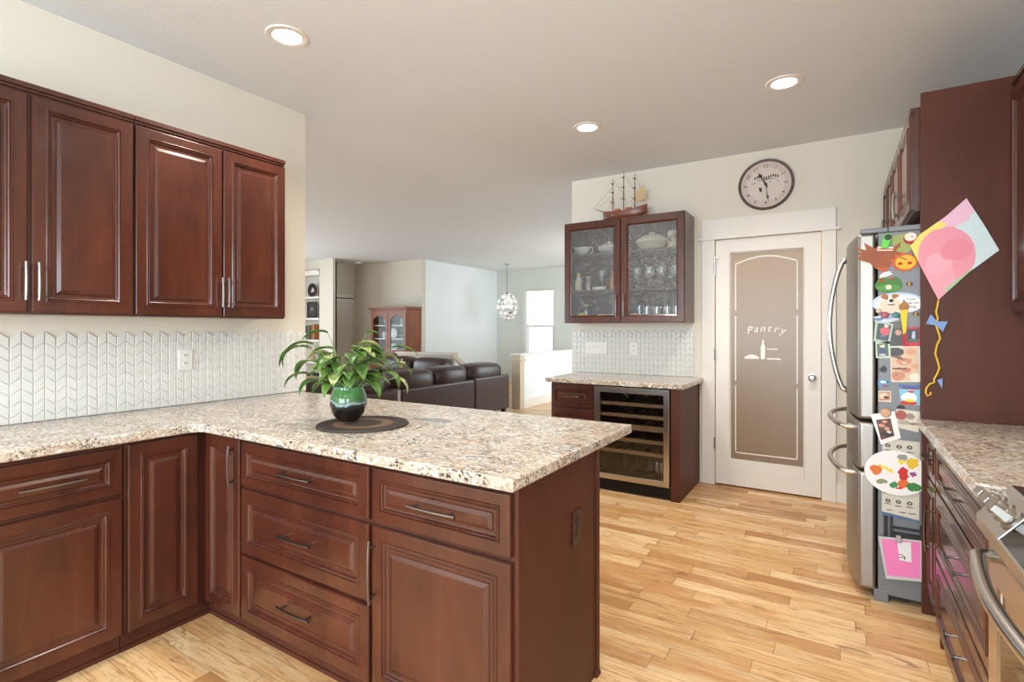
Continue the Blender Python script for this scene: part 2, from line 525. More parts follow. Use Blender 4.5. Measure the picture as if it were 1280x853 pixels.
struct('trim_3', MB().box(-6.70, -6.60, 11.18, 11.2, 0.6, 2.31).box(-5.78, -5.68, 11.18, 11.2, 0.6, 2.31).box(-6.72, -5.66, 11.18, 11.2, 2.31, 2.44).box(-6.75, -5.63, 11.165, 11.2, 2.31, 2.33), WALLG)
# half walls round the stairs
struct('wall_stair_half', MB().box(-4.62, -4.50, 7.55, 11.2, 0, 0.90), WALLW)
struct('trim_4', MB().box(-4.66, -4.46, 7.42, 11.2, 0.90, 0.925), TRIM)
struct('trim_5', MB().box(-4.64, -4.48, 7.44, 7.58, 0, 0.90).box(-4.67, -4.45, 7.41, 7.60, 0.80, 0.83), simple('post_unlit_tan', S(206, 190, 166), .5))  # tan is the post's unlit side, its shade put into the colour
struct('wall_stair_landing', MB().box(-7.3, -5.98, 7.47, 7.59, 0, 0.86), WALL2)
struct('trim_6', MB().box(-7.3, -5.93, 7.42, 7.63, 0.86, 0.90).box(-7.3, -5.96, 7.455, 7.47, 0.76, 0.79).prism([(-5.98, 0.90), (-5.55, 0.58), (-5.55, 0.52), (-5.98, 0.84)], 7.46, 7.60), simple('tan_rail_paint', S(206, 192, 170), .5))
struct('baseboard_stair', MB().box(-4.50, -4.485, 7.58, 11.2, 0, 0.15), TRIM)
struct('baseboard_back', MB().box(-0.005, 0.34, 4.745, 4.76, 0, 0.14).box(-1.02, -1.0, 4.745, 4.76, 0, 0.14), TRIM)
struct('baseboard_window', MB().box(-4.5, -2.26, 11.18, 11.2, 0, 0.14), TRIM)

# pantry room behind the frosted door
struct('wall_pantry', MB().box(-1.5, -1.42, 4.88, 6.4, 0, H).box(0.5, 0.58, 4.88, 6.4, 0, H).box(-1.5, 0.58, 6.4, 6.48, 0, H), simple('pantry_paint', S(214, 190, 150), .8))
sh = thing('pantry_shelving', 'pantry shelves seen as a blur behind the frosted door', 'shelving', (-0.5, 6.2, 0))
for zz in (0.45, 0.80, 1.12):
    obj('shelf', MB().box(-1.4, 0.48, 5.75, 6.38, zz, zz + 0.03), simple('pantry_shelf', S(150, 118, 86), .6), sh, world_=True)
obj('stored_goods', MB().box(-1.3, 0.4, 5.9, 6.3, 0.03, 0.42).box(-1.3, 0.4, 5.9, 6.3, 0.49, 0.78).box(-1.2, 0.3, 5.9, 6.3, 0.84, 1.05), simple('pantry_goods', S(86, 78, 72), .7), sh, world_=True)

# door casing and pantry door
struct('trim_1', MB().box(-1.0, -0.894, 4.735, 4.76, 0, 2.113).box(-0.101, -0.005, 4.735, 4.76, 0, 2.113).box(-1.0, -0.005, 4.735, 4.76, 2.125, 2.285), TRIM, bevel=0.002)
struct('trim_2', MB().box(-1.03, 0.025, 4.715, 4.76, 2.108, 2.128), TRIM, bevel=0.003)
dr = obj('door_1', MB().frame(-0.889, -0.106, 0.012, 2.105, [(0, 4.752), (0.112, 4.752), (0.116, 4.762), (0.122, 4.766)], 4.79).box(-0.78, -0.22, 4.752, 4.79, 0.12, 0.235), TRIM, bevel=0.0015, kind='structure')
m, nt, bs = new_mat('frosted_glass')
nt.nodes.remove(bs)
a_ = N(nt, 'BsdfTranslucent', {0: (0.86, 0.74, 0.56, 1)})
b_ = N(nt, 'BsdfDiffuse', {0: (0.34, 0.265, 0.19, 1)})
c_ = N(nt, 'BsdfGlossy', {0: (1, 1, 1, 1), 'Roughness': 0.35})
s1 = N(nt, 'MixShader', {0: 0.5, 1: a_.outputs[0], 2: b_.outputs[0]})
s2 = N(nt, 'MixShader', {0: 0.06, 1: s1.outputs[0], 2: c_.outputs[0]})
nt.links.new(s2.outputs[0], nt.nodes['Material Output'].inputs[0])
FROST = m
obj('frosted_pane', MB().box(-0.777, -0.228, 4.768, 4.774, 0.235, 1.995), FROST, dr)
ETCH = simple('clear_etched_line', S(232, 226, 214), 0.3)
pl_ = bpy.data.lights.new('pantry_fill_light', 'POINT'); pl_.energy = 19; pl_.color = (1, .80, .54); pl_.shadow_soft_size = .1  # unseen point light added in the pantry to brighten the frosted pane
po_ = bpy.data.objects.new('pantry_fill_light', pl_); COL.objects.link(po_); po_.location = (-.5, 5.5, 2.55)
e = MB()
arc = [(-0.735 + 0.465 * i / 16, 1.885 + 0.055 * math.sin(PI * i / 16)) for i in range(17)]
for i in range(16):
    (xa, za), (xb, zb) = arc[i], arc[i + 1]
    e.prism([(xa, za), (xb, zb), (xb, zb + 0.012), (xa, za + 0.012)], 4.7655, 4.768)
for xx in (-0.735, -0.275):
    for z0, z1 in ((0.285, 0.86), (0.9, 1.45), (1.5, 1.885)):
        e.box(xx, xx + 0.009, 4.7655, 4.768, z0, z1)
e.box(-0.735, -0.27, 4.7655, 4.768, 0.285, 0.296)
obj('etched_border', e, ETCH, dr)
# etched word and still life: bottle, loaf and dish
for k, ch in enumerate('Pantry'):
    a = (k - 2.5) / 2.5
    text(ch, 0.085, ETCH, dr, (-0.50 + a * 0.125, 4.767, 1.345 - 0.018 * a * a), (PI / 2, -0.15 * -a, 0), 'etched_letter', 0.001, 0.25)
e = MB().prism([(-0.535, 1.09), (-0.505, 1.09), (-0.502, 1.19), (-0.512, 1.215), (-0.514, 1.25), (-0.526, 1.25), (-0.528, 1.215), (-0.538, 1.19)], 4.7655, 4.768)
obj('etched_bottle', e, ETCH, dr)
e = MB().prism([(-0.66 + 0.11 * i / 8, 1.105 + 0.022 * math.sin(PI * i / 8)) for i in range(9)] + [(-0.55, 1.09), (-0.66, 1.09)], 4.7655, 4.768)
obj('etched_loaf', e, ETCH, dr)
e = MB().prism([(-0.49, 1.17), (-0.41, 1.17), (-0.41, 1.178), (-0.49, 1.178)], 4.7655, 4.768).prism([(-0.50, 1.088), (-0.38, 1.088), (-0.40, 1.10), (-0.48, 1.10)], 4.7655, 4.768)
obj('etched_dish', e, ETCH, dr)
kn = MB().lathe([(0.001, -0.062), (0.018, -0.06), (0.027, -0.048), (0.026, -0.036), (0.012, -0.026), (0.011, -0.01), (0.03, -0.008), (0.03, 0)], (-0.165, 4.752, 0.956), 20, 'y')
obj('door_knob', kn, NICK, dr, smooth=True)
for zz in (1.86, 1.12, 0.36):
    obj('hinge', MB().box(-0.900, -0.886, 4.728, 4.752, zz - 0.045, zz + 0.045).lathe([(0.006, -0.05), (0.006, 0.05)], (-0.893, 4.728, zz), 8), NICK, dr)
tag(centred('door_hook', MB().box(-0.91, -0.862, 4.722, 4.735, 1.948, 1.957).box(-0.893, -0.887, 4.722, 4.735, 1.80, 1.95), NICK, (-0.89, 4.73, 1.88)), 'thin metal hook strip on left casing near top of pantry door', 'hook')

# hall door in the living room
d2 = obj('door_2', MB().frame(0.0, 0.56, 0.01, 2.03, [(0, -0.035), (0.09, -0.035), (0.10, -0.028)], 0.0).box(0.09, 0.47, -0.028, 0, 0.1, 1.94).box(0.09, 0.47, -0.035, 0, 1.28, 1.38), TRIM, loc=(-9.525, 7.742, 0), rz=PI / 2 + 0.03, kind='structure')
struct('trim_7', MB().box(-9.5, -9.48, 7.70, 7.74, 0, 2.05).box(-9.5, -9.48, 8.30, 8.33, 0, 2.13).box(-9.5, -9.48, 7.62, 8.33, 2.05, 2.13), TRIM)
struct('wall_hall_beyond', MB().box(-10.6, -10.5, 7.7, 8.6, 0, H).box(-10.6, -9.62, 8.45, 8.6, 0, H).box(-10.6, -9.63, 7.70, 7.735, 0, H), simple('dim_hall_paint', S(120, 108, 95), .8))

# ------------------------------------------------------------------ leaf tiles
def leaf_tiles(name, length, z0, z1, peaks_off, place):
    P_, R_ = 0.0405, 0.052
    t = MB()
    rise = 0.027
    k = 0
    x = -peaks_off
    while x < length - 0.002:
        up = (k % 2 == 0)
        xa, xb = x + 0.0012, x + P_ - 0.0012
        z = z0 - 0.03
        topz = z1
        while z < topz:
            def edge(off):
                pts = []
                for i in range(5):
                    s = i / 4
                    c = 0.5 - 0.5 * math.cos(PI * s)
                    sc = 0.5 * s + 0.5 * c
                    dz = rise * (sc if up else 1 - sc)
                    pts.append((xa + (xb - xa) * s, z + dz + off))
                return pts
            lo, hi = edge(0.0012), edge(R_ - 0.0012)
            poly = [(max(0, min(length, a)), max(z0, b)) for a, b in lo + hi[::-1]]
            if max(p[1] for p in poly) > z0 + 0.004 and xa > -0.03 and min(xb, length) - max(0, xa) > 0.004:
                cx = sum(p[0] for p in poly) / 10; cz = sum(p[1] for p in poly) / 10
                A = [t.b.verts.new((a, 0, b)) for a, b in poly]
                B = [t.b.verts.new((a, -0.005, b)) for a, b in poly]
                D = [t.b.verts.new((cx + (a - cx) * 0.86, -0.0085, cz + (b - cz) * 0.88)) for a, b in poly]
                n = len(poly)
                for i in range(n):
                    j = (i + 1) % n
                    t.face([A[i], A[j], B[j], B[i]]); t.face([B[i], B[j], D[j], D[i]])
                t.face(D)
            z += R_
        x += P_
        k += 1
    return t
def backsplash(name, label, length, z0, z1, off, loc, rz):
    r = thing(name, label, 'backsplash', loc, rz)
    obj('tiles', leaf_tiles('t', length, z0, z1, off, None), TILE, r)
    obj('grout_bed', MB().box(0, length, -0.003, 0.0, z0, z1 - 0.012), GROUT, r)
    return r
backsplash('backsplash', 'white leaf-shaped raised tiles along the left wall above the granite', 2.55, 0.916, 1.285, 0.0225, (KX0 + 0.0005, -0.25, 0), PI / 2)
backsplash('backsplash', 'white leaf-shaped tiles below the glass-door cabinet at the wine fridge', 1.17, 0.916, 1.285, 0.035, (-2.245, KYW - 0.0005, 0), 0)

# ------------------------------------------------------------------ cabinets
DOORP = [(0, -0.015), (0.003, -0.019), (0.006, -0.0195), (0.044, -0.0195), (0.047, -0.024), (0.051, -0.024), (0.053, -0.019), (0.056, -0.021), (0.060, -0.018), (0.064, -0.011), (0.068, -0.0095), (0.078, -0.0095), (0.081, -0.013), (0.094, -0.018), (0.097, -0.0185)]
def prof(scale):
    return [(a * scale, b) for a, b in DOORP]
def pull(parent, x, z, L, horiz=True, y=-0.0195, m=None):
    t = MB()
    pts = []
    for i in range(9):
        s = i / 8 - 0.5
        o = y - 0.026 - 0.005 * (1 - (2 * s) ** 2)
        pts.append((x + s * L, o, z) if horiz else (x, o, z + s * L))
    t.tube(pts, 0.0054, 8)
    for s in (-0.38, 0.38):
        p = (x + s * L, z) if horiz else (x, z + s * L)
        t.tube([(p[0], y + 0.004, p[1]), (p[0], y - 0.029, p[1])], 0.0048, 8)
    return obj('handle', t, m or BRONZE, parent, smooth=True)
def front(kind, root, x0, x1, z0, z1, handle=None, label=None, y=0.0, swing=None):
    w_, h_ = x1 - x0, z1 - z0
    sc = min(1.0, min(w_, h_) / 0.225)
    o = obj(kind, MB().rings_rect(x0, x1, z0, z1, prof(sc), 0.0), CHF, root, bevel=0)
    if y: o.location = (0, y, 0)
    if label: o['label'] = label
    if handle:
        hx, hz, L, hor = handle
        pull(o, hx, hz, L, hor, m=HM)
    return o
HM = BRONZE
def base_cabinet(label, loc, rz, w_, depth, fronts, group=None, name='base_cabinet', toe=0.03, h=0.876, z0=0.0):
    r = thing(name, label, 'cabinet', loc, rz, group)
    obj('carcass', MB().box(0.001, w_ - 0.001, 0, depth, 0.10, h), CH, r)
    obj('toe_kick', MB().box(0.001, w_ - 0.001, toe, depth, 0, 0.10).box(0.001, w_ - 0.001, toe - 0.006, toe, 0, 0.018), CHP, r)
    for f in fronts:
        front(f[0], r, *f[1:])
    return r
D3 = lambda w_: [('drawer', .008, w_ - .008, .668, .855, (w_ / 2, .762, .20, True)), ('drawer', .008, w_ - .008, .380, .652, (w_ / 2, .516, .20, True)), ('drawer', .008, w_ - .008, .09, .364, (w_ / 2, .235, .20, True))]
DD = lambda w_: [('drawer', .008, w_ - .008, .668, .855, (w_ / 2, .762, .20, True)), ('door', .008, w_ - .008, .09, .652, None)]
g = 'cherry base cabinets of the peninsula run'
base_cabinet('cherry base cabinet at the left frame edge with wide drawer over door', (-2.49, 0.50, 0), PI / 2, 0.47, 0.628, DD(.47), g)
base_cabinet('cherry base cabinet nearest the viewer, beyond the left frame edge', (-2.49, -0.10, 0), PI / 2, 0.60, 0.628, DD(.60), g)
r = thing('corner_cabinet', 'cherry corner cabinet with two narrow doors meeting at the inner corner', 'cabinet', (-2.49, 1.305, 0), 0, g)
obj('carcass', MB().prism([(-3.118, 0.972), (-2.49, 0.972), (-2.49, 1.305), (-2.187, 1.305), (-2.187, 1.90), (-3.118, 1.90)], 0.10, 0.876, 'z'), CH, r, world_=True)
obj('toe_kick', MB().prism([(-3.118, 0.972), (-2.52, 0.972), (-2.52, 1.335), (-2.187, 1.335), (-2.187, 1.90), (-3.118, 1.90)], 0.0, 0.10, 'z').box(-2.52, -2.512, 0.972, 1.329, 0, 0.018).box(-2.52, -2.187, 1.329, 1.335, 0, 0.018), CHP, r, world_=True)
o = obj('door', MB().rings_rect(0, 0.277, 0.09, 0.862, prof(1), 0), CHF, r, loc=(0, 0.982 - 1.305, 0), rz=PI / 2)
o = obj('door', MB().rings_rect(0.022, 0.295, 0.09, 0.862, prof(1), 0), CHF, r, loc=(0, 0, 0))
pull(o, 0.262, 0.745, 0.18, False)
base_cabinet('cherry cabinet of three stacked drawers in the peninsula', (-2.187, 1.305, 0), 0, 0.797, 0.595, D3(.797), g)
r = base_cabinet('cherry end cabinet of the peninsula with drawer over large door', (-1.388, 1.305, 0), 0, 0.588, 0.595,
    [('drawer', .008, .580, .668, .855, (.294, .762, .20, True)), ('door', .008, .580, .09, .652, (.022, .50, .22, False))], g)
obj('end_panel', MB().box(0.587, 0.597, 0, 0.595, 0, 0.876).box(0.585, 0.603, 0.575, 0.60, 0, 0.876).prism([(.597, 0), (.609, 0), (.603, .02), (.597, .022)], 0.56, 0.60), CHP, r)
r['label'] = 'cherry end cabinet of the peninsula with drawer over large door and plain side panel'
t = thing('wall_outlet', 'dark brown outlet on the peninsula side panel', 'outlet', (-0.790, 1.70, 0.633), PI / 2)
obj('cover_plate', MB().rings_rect(-0.038, 0.038, -0.06, 0.06, [(0, -0.003), (0.004, -0.006)], 0), simple('brown_plate', S(58, 32, 24), .35), t)
obj('socket', MB().lathe([(0.016, -0.008), (0.016, 0)], (0, 0, 0.022), 14, 'y').lathe([(0.016, -0.008), (0.016, 0)], (0, 0, -0.022), 14, 'y'), simple('dark_socket', S(34, 20, 16), .3), t)

# bar cabinet under the glass doors
base_cabinet('short cherry drawer cabinet left of the wine fridge', (-2.145, 4.10, 0), 0, 0.41, 0.658,
    [('drawer', .008, .402, .668, .855, (.205, .762, .16, True)), ('drawer', .008, .402, .450, .652, (.205, .55, .16, True)), ('drawer', .008, .402, .09, .434, (.205, .26, .16, True))])
p = MB().box(-1.092, -1.023, 4.075, 4.76, 0, 0.876)
tag(centred('cabinet_end_panel', p, CHP, (-1.05, 4.4, 0), bevel=0.002), 'cherry end panel right of the wine fridge reaching the floor', 'panel')

# worktops
def slab(label, poly, z0=0.876, z1=0.914):
    cx = sum(p[0] for p in poly) / len(poly); cy = sum(p[1] for p in poly) / len(poly)
    o = obj('worktop', MB().prism(poly, z0, z1, 'z'), GR, None, bevel=0.006, segs=3)
    return tag(o, label, 'worktop')
slab('large L-shaped speckled granite worktop of the peninsula and left wall', [(-3.119, -0.12), (-2.447, -0.12), (-2.447, 1.21), (-2.41, 1.247), (-0.775, 1.247), (-0.775, 2.255), (-3.119, 2.255)])
slab('small granite worktop over the wine fridge', [(-2.18, 4.045), (-0.985, 4.045), (-0.985, 4.759), (-2.18, 4.759)])
slab('granite worktop beside the range on the right', [(0.322, 1.878), (0.974, 1.878), (0.974, 3.10), (0.322, 3.10)], 0.878, 0.918)

# upper cabinets on the left wall
def upper(label, loc, rz, w_, depth, z0, z1, doors, group=None, crown=True, name='wall_cabinet'):
    r = thing(name, label, 'cabinet', loc, rz, group)
    obj('carcass', MB().box(0.001, w_ - 0.001, 0, depth, 0, z1 - z0), CH, r)
    if crown:
        obj('top_moulding', MB().box(0.001, w_ - 0.001, -0.016, 0, z1 - z0 - 0.022, z1 - z0).box(0.001, w_ - 0.001, -0.008, 0, z1 - z0 - 0.034, z1 - z0 - 0.022), CH, r, bevel=0.002)
    for (x0, x1, a, b, hd) in doors:
        front('door', r, x0, x1, a, b, hd)
    return r
HM = NICK
g2 = 'cherry wall cabinets on the left wall'
ht = 0.945 - 0.045
upper('cherry wall cabinet cut by the left frame edge', (-2.81, 0.37, 1.40), PI / 2, 0.766, 0.309, 1.40, 2.345,
      [(.004, .385, .01, ht, (.372, .135, .155, False)), (.398, .760, .01, ht, (.413, .135, .155, False))], g2)
upper('cherry wall cabinet nearest the wall corner, right of the other', (-2.81, 1.137, 1.40), PI / 2, 0.788, 0.309, 1.40, 2.345,
      [(.003, .408, .01, ht, (.397, .135, .155, False)), (.416, .784, .01, ht, (.428, .135, .155, False))], g2)
# right side
upper('tall cherry wall cabinet at the right frame edge', (0.665, 3.098, 1.40), -PI / 2, 0.90, 0.309, 1.40, 2.43,
      [(.004, .446, .01, .98, None), (.454, .896, .01, .98, None)])
upper('cherry cabinet directly above the fridge', (0.315, 4.04, 1.905), -PI / 2, 0.905, 0.655, 1.905, 2.40,
      [(.004, .446, .008, .465, (.425, .12, .14, False)), (.458, .900, .008, .465, (.48, .12, .14, False))], None)
upper('cherry cabinet between the fridge cabinet and the back wall', (0.315, 4.757, 1.905), -PI / 2, 0.695, 0.655, 1.905, 2.40,
      [(.004, .343, .008, .465, (.325, .12, .14, False)), (.351, .690, .008, .465, (.37, .12, .14, False))], None)
tag(centred('tall_side_panel', MB().box(0.34, 0.974, 3.102, 3.122, 0, 2.452).box(0.336, 0.36, 3.098, 3.122, 0.93, 2.452), CHP, (0.66, 3.11, 0)), 'tall dark cherry panel beside the fridge carrying the paper kite', 'panel')
tag(centred('tall_side_panel', MB().box(0.345, 0.974, 4.042, 4.060, 0, 1.903), CHP, (0.66, 4.05, 0)), 'cherry panel on the far side of the fridge', 'panel')

HM = BRONZE
g3 = 'cherry base cabinets on the right'
r = base_cabinet('wide cherry three-drawer cabinet beside the range', (0.375, 2.83, 0), -PI / 2, 0.95, 0.598, D3(.95), g3, h=0.878)
obj('corner_post', MB().box(-0.001, 0.028, -0.005, 0.05, 0, 0.876), CHP, r)
base_cabinet('narrow cherry cabinet beside the fridge with small drawer over door', (0.375, 3.10, 0), -PI / 2, 0.268, 0.598,
    [('drawer', .006, .258, .668, .855, (.13, .762, .12, True)), ('door', .006, .258, .12, .652, (.215, .47, .20, False))], g3, toe=0.07, h=0.878)

# glass-door cabinet
gc = thing('glass_door_cabinet', 'cherry wall cabinet with two seeded-glass doors holding dishes', 'cabinet', (-2.18, 4.44, 1.395))
Wd, Dp, Hh = 1.11, 0.319, 0.935
obj('carcass', MB().box(0, .018, 0, Dp, 0, Hh).box(Wd - .018, Wd, 0, Dp, 0, Hh).box(.018, Wd - .018, 0, Dp, 0, .02).box(.018, Wd - .018, 0, Dp, Hh - .02, Hh).box(.018, Wd - .018, Dp - .012, Dp, .02, Hh - .02).box(.535, .57, 0, .02, .02, Hh - .02), CH, gc)
for zz in (0.305, 0.645):
    obj('shelf', MB().box(.02, Wd - .02, .02, Dp - .014, zz - .018, zz), CHI, gc)
for x0, x1, hx in ((.004, .550, .520), (.558, 1.106, .590)):
    d = obj('door', MB().frame(x0, x1, .003, Hh - .012, [(0, -.016), (.003, -.0195), (.052, -.0195), (.058, -.012), (.066, -.008)], 0), CHF, gc)
    obj('glass', MB().box(x0 + .06, x1 - .06, -.007, -.004, .063, Hh - .072), SEED, d)
    pull(d, hx, .155, .20, False, m=BRONZE)

# outlets and switches
def plate(label, cat, loc, rz, w_, h_, n, kind):
    t = thing('wall_' + cat, label, cat, loc, rz)
    obj('cover_plate', MB().rings_rect(-w_ / 2, w_ / 2, -h_ / 2, h_ / 2, [(0, -.0035), (.004, -.006)], 0), WHITEP, t)
    for k in range(n):
        x = (k - (n - 1) / 2) * 0.046
        if kind == 'toggle':
            obj('toggle', MB().prism([(0, .005), (-.014, .012), (-.014, .004), (0, -.006)], x - .004, x + .004, 'x').move((0, -.004, 0)), WHITEP, t)
        else:
            for dz in (.022, -.022):
                s_ = obj('socket', MB().lathe([(0.015, -.0078), (0.015, -.004)], (0, 0, dz), 14, 'y'), WHITEP, t)
                obj('slots', MB().box(-.007, -.004, -.009, -.0079, dz - .002, dz + .008).box(.004, .007, -.009, -.0079, dz - .002, dz + .008), BLACK, s_)
    return t
plate('white outlet in the tiled backsplash on the left wall', 'outlet', (KX0 + 0.0095, 1.514, 1.168), PI / 2, .074, .118, 1, 'o')
plate('white four-toggle switch plate above the wine fridge counter', 'switch', (-1.993, KYW - .0095, 1.157), 0, .23, .118, 4, 'toggle')
plate('white outlet right of the switch plate above the wine fridge counter', 'outlet', (-1.613, KYW - .0095, 1.155), 0, .074, .118, 1, 'o')

# ------------------------------------------------------------------ wine fridge
wf = thing('wine_fridge', 'stainless wine fridge with wooden shelf fronts under the small worktop', 'wine fridge', (-1.408, 4.10, 0))
x0, x1 = -1.727, -1.097
obj('casing', MB().box(x0, x0 + .03, 4.10, 4.70, .1, .868).box(x1 - .03, x1, 4.10, 4.70, .1, .868).box(x0 + .03, x1 - .03, 4.10, 4.70, .1, .13).box(x0 + .03, x1 - .03, 4.10, 4.70, .84, .868).box(x0 + .03, x1 - .03, 4.67, 4.70, .13, .84), BLACK, wf, world_=True)
dd = obj('door', MB().frame(x0 + .002, x1 - .002, .104, .866, [(0, 4.066), (.003, 4.060), (.044, 4.060), (.048, 4.066)], 4.098), STEELH, wf, world_=True, bevel=.001)
obj('glass', MB().box(x0 + .045, x1 - .045, 4.072, 4.078, .15, .82), DARKG, dd, world_=False, loc=(1.408, -4.10, 0))
SHF = simple('light_shelf_wood', S(196, 160, 122), .5, var=.12)
for zz, hh in ((.725, .026), (.631, .026), (.540, .042), (.433, .026), (.335, .026)):
    s_ = obj('shelf', MB().box(x0 + .05, x1 - .05, 4.108, 4.13, zz - hh / 2, zz + hh / 2), SHF, wf, world_=True)
    t = MB()
    for k in range(9):
        xx = x0 + .07 + k * .061
        t.tube([(xx + 1.408, 0.03, zz), (xx + 1.408, .55, zz)], .004, 6)
    obj('rack_wires', t, NICK, s_)
t = MB().box(x0 + .005, x1 - .005, 4.10, 4.12, .004, .095)
for k in range(7):
    t.box(x0 + .02, x1 - .02, 4.092, 4.10, .014 + k * .011, .019 + k * .011)
obj('toe_grille', t, BLACK, wf, world_=True)
obj('fill_glow', MB().box(x0 + .2, x1 - .2, 4.16, 4.20, .832, .838), emit('shelf_fill_glow', (1, .95, .85), 1.5), wf, world_=True)  # unseen glowing strip, made brighter so the shelves show through the glass
BOT = simple('dark_green_bottle_glass', S(24, 34, 22), .1, spec=.7)
bprof = [(.001, 0), (.030, .002), (.036, .010), (.037, .19), (.030, .215), (.014, .25), (.0135, .29), (.016, .292), (.016, .30), (.001, .30)]
wherez = {.725: 'top', .631: 'second', .433: 'fourth'}
for zz, xs in ((.725, (-1.50, -1.31)), (.631, (-1.45, -1.36, -1.25)), (.433, (-1.55, -1.33))):
    for k, xx in enumerate(xs):
        nm = ('leftmost', 'middle', 'rightmost')[k] if len(xs) == 3 else ('left', 'right')[k]
        b = thing('wine_bottle', 'dark wine bottle lying on the %s shelf of the wine fridge, %s' % (wherez[zz], nm), 'bottle', (xx, 4.16, zz + .042), 0, 'wine bottles in the fridge')
        obj('glass_body', MB().lathe(bprof, (0, 0, 0), 16, 'y'), BOT, b, smooth=True)
        obj('foil', MB().lathe([(.0145, .255), (.0148, .29), (.017, .291), (.017, .302), (.001, .303)], (0, 0, 0), 14, 'y'), simple('foil_red', S(110, 30, 34), .35), b, smooth=True)
CAN = simple('silver_can', (0.7, 0.7, 0.72, 1), .25, metal=1)
for k, (xx, cc) in enumerate(((-1.235, 'leftmost'), (-1.195, 'middle'), (-1.155, 'rightmost'))):
    b = thing('drink_can', 'slim silver can at the bottom of the wine fridge, %s of three' % cc, 'can', (xx, 4.20, .131), 0, 'slim cans in the wine fridge')
    obj('can_body', MB().lathe([(.014, 0), (.018, .006), (.018, .125), (.014, .135)], (0, 0, 0), 14), CAN, b, smooth=True)
for k, (xx, cc) in enumerate(((-1.56, 'left'), (-1.44, 'middle'), (-1.33, 'right'))):
    b = thing('wine_bottle', 'upright dark bottle standing at the bottom of the wine fridge, %s' % cc, 'bottle', (xx, 4.33, .131), 0, 'upright bottles in the wine fridge')
    obj('glass_body', MB().lathe([(r_, h_ * .6) for r_, h_ in bprof], (0, 0, 0), 16), BOT, b, smooth=True)

# ------------------------------------------------------------------ recessed ceiling lights
def downlight(label, x, y):
    t = thing('ceiling_light', label, 'ceiling light', (x, y, H), 0, 'recessed ceiling lights')
    obj('trim_ring', MB().lathe([(.068, -.004), (.072, -.007), (.098, -.006), (.102, -.001), (.102, 0)], (0, 0, 0), 32), TRIM, t, smooth=True)
    obj('lens', MB().lathe([(.001, -.0055), (.07, -.0055), (.07, -.002)], (0, 0, 0), 32), LENS, t)
    ld = bpy.data.lights.new('downlight_beam', 'SPOT')
    ld.energy = 62
    ld.spot_size = math.radians(150)
    ld.spot_blend = 1.0
    ld.shadow_soft_size = .07
    ld.color = (1.0, .91, .80)
    lo = bpy.data.objects.new('downlight_beam', ld)
    COL.objects.link(lo)
    lo.parent = t
    lo.location = (0, 0, -.08)
LENS = emit('lamp_lens', (1.0, .93, .80), 12)
downlight('recessed ceiling light nearest the viewer above the peninsula', -2.354, 1.63)
downlight('middle recessed ceiling light, nearest the glass-door cabinet', -1.552, 3.529)
downlight('recessed ceiling light at right, nearest the fridge cabinets', -0.269, 3.513)
downlight('added unseen recessed light above the range aisle behind the frame edge', -0.30, 1.60)  # extra light added out of frame to brighten the room
downlight('added unseen recessed light behind the viewer', -1.40, -0.60)  # another extra light, added behind the camera for more brightness

# ------------------------------------------------------------------ range
rg = thing('range', 'stainless slide-in range with three big knobs and curved handle at lower right', 'range', (0.335, 1.49, 0))
ya, yb = 1.11, 1.872
obj('body', MB().box(.375, .965, ya, yb, .03, .905), BLACK, rg, world_=True)
obj('oven_door', MB().frame(0, yb - ya - .006, .15, .775, [(0, -.022), (.004, -.026), (.09, -.026), (.095, -.020)], .03).box(.09, yb - ya - .1, -.018, 0, .24, .69), STEELH, rg, loc=(.372 - .335, yb - .003 - 1.49, 0), rz=-PI / 2)
od = bpy.data.objects['oven_door']
obj('window', MB().box(.12, yb - ya - .126, -.024, -.019, .29, .63), BLKG, od)
t = MB()
pts = []
for i in range(17):
    s = i / 16
    pts.append((.060 + .64 * s, -.058 - .030 * math.sin(PI * s), .745))
t.tube([(.045, -.020, .745), (.047, -.045, .745)] + pts + [(.712, -.045, .745), (.714, -.020, .745)], .0165, 16)
obj('handle', t, STEEL, od, smooth='all')
t = MB()
for k in range(5):
    t.box(.04, .71, -.0245, -.015, .7795 + k * .0045, .7815 + k * .0045)
obj('vent_slots', t, BLACK, rg, loc=(.372 - .335, yb - .003 - 1.49, 0), rz=-PI / 2)
obj('drawer', MB().rings_rect(0, yb - ya - .006, .035, .142, [(0, -.02), (.004, -.024)], 0), STEELH, rg, loc=(.372 - .335, yb - .003 - 1.49, 0), rz=-PI / 2, bevel=0)
# sloping control panel, profile in (x, z) swept along y
cp = MB().prism([(.332, .800), (.322, .808), (.322, .840), (.392, .926), (.44, .926), (.44, .800)], ya, yb, 'y')
cpo = obj('control_panel', cp, STEELH, rg, world_=True, bevel=.002)
n_ = Vector((-.086, 0, .070)).normalized()
def on_panel(y, s, out):
    p = Vector((.322, y, .840)) + Vector((.070, 0, .086)) * s + n_ * out
    return p
t = MB()
q = [on_panel(1.645, .06, .0015), on_panel(1.28, .06, .0015), on_panel(1.28, .97, .0015), on_panel(1.645, .97, .0015)]
q2 = [p - n_ * .004 for p in q]
A = [t.b.verts.new(p) for p in q]; B = [t.b.verts.new(p) for p in q2]
t.face(A); t.face(B[::-1])
for i in range(4): t.face([A[i], B[i], B[(i + 1) % 4], A[(i + 1) % 4]])
obj('display', t, BLKG, rg, world_=True)
for yy in (1.648, 1.277):
    obj('display_edge', MB().tube([on_panel(yy, .04, .002), on_panel(yy, .99, .002)], .0022, 8), STEEL, rg, world_=True)
KNOBM = simple('satin_steel_knob', (.42, .39, .35, 1), .38, metal=1.0)
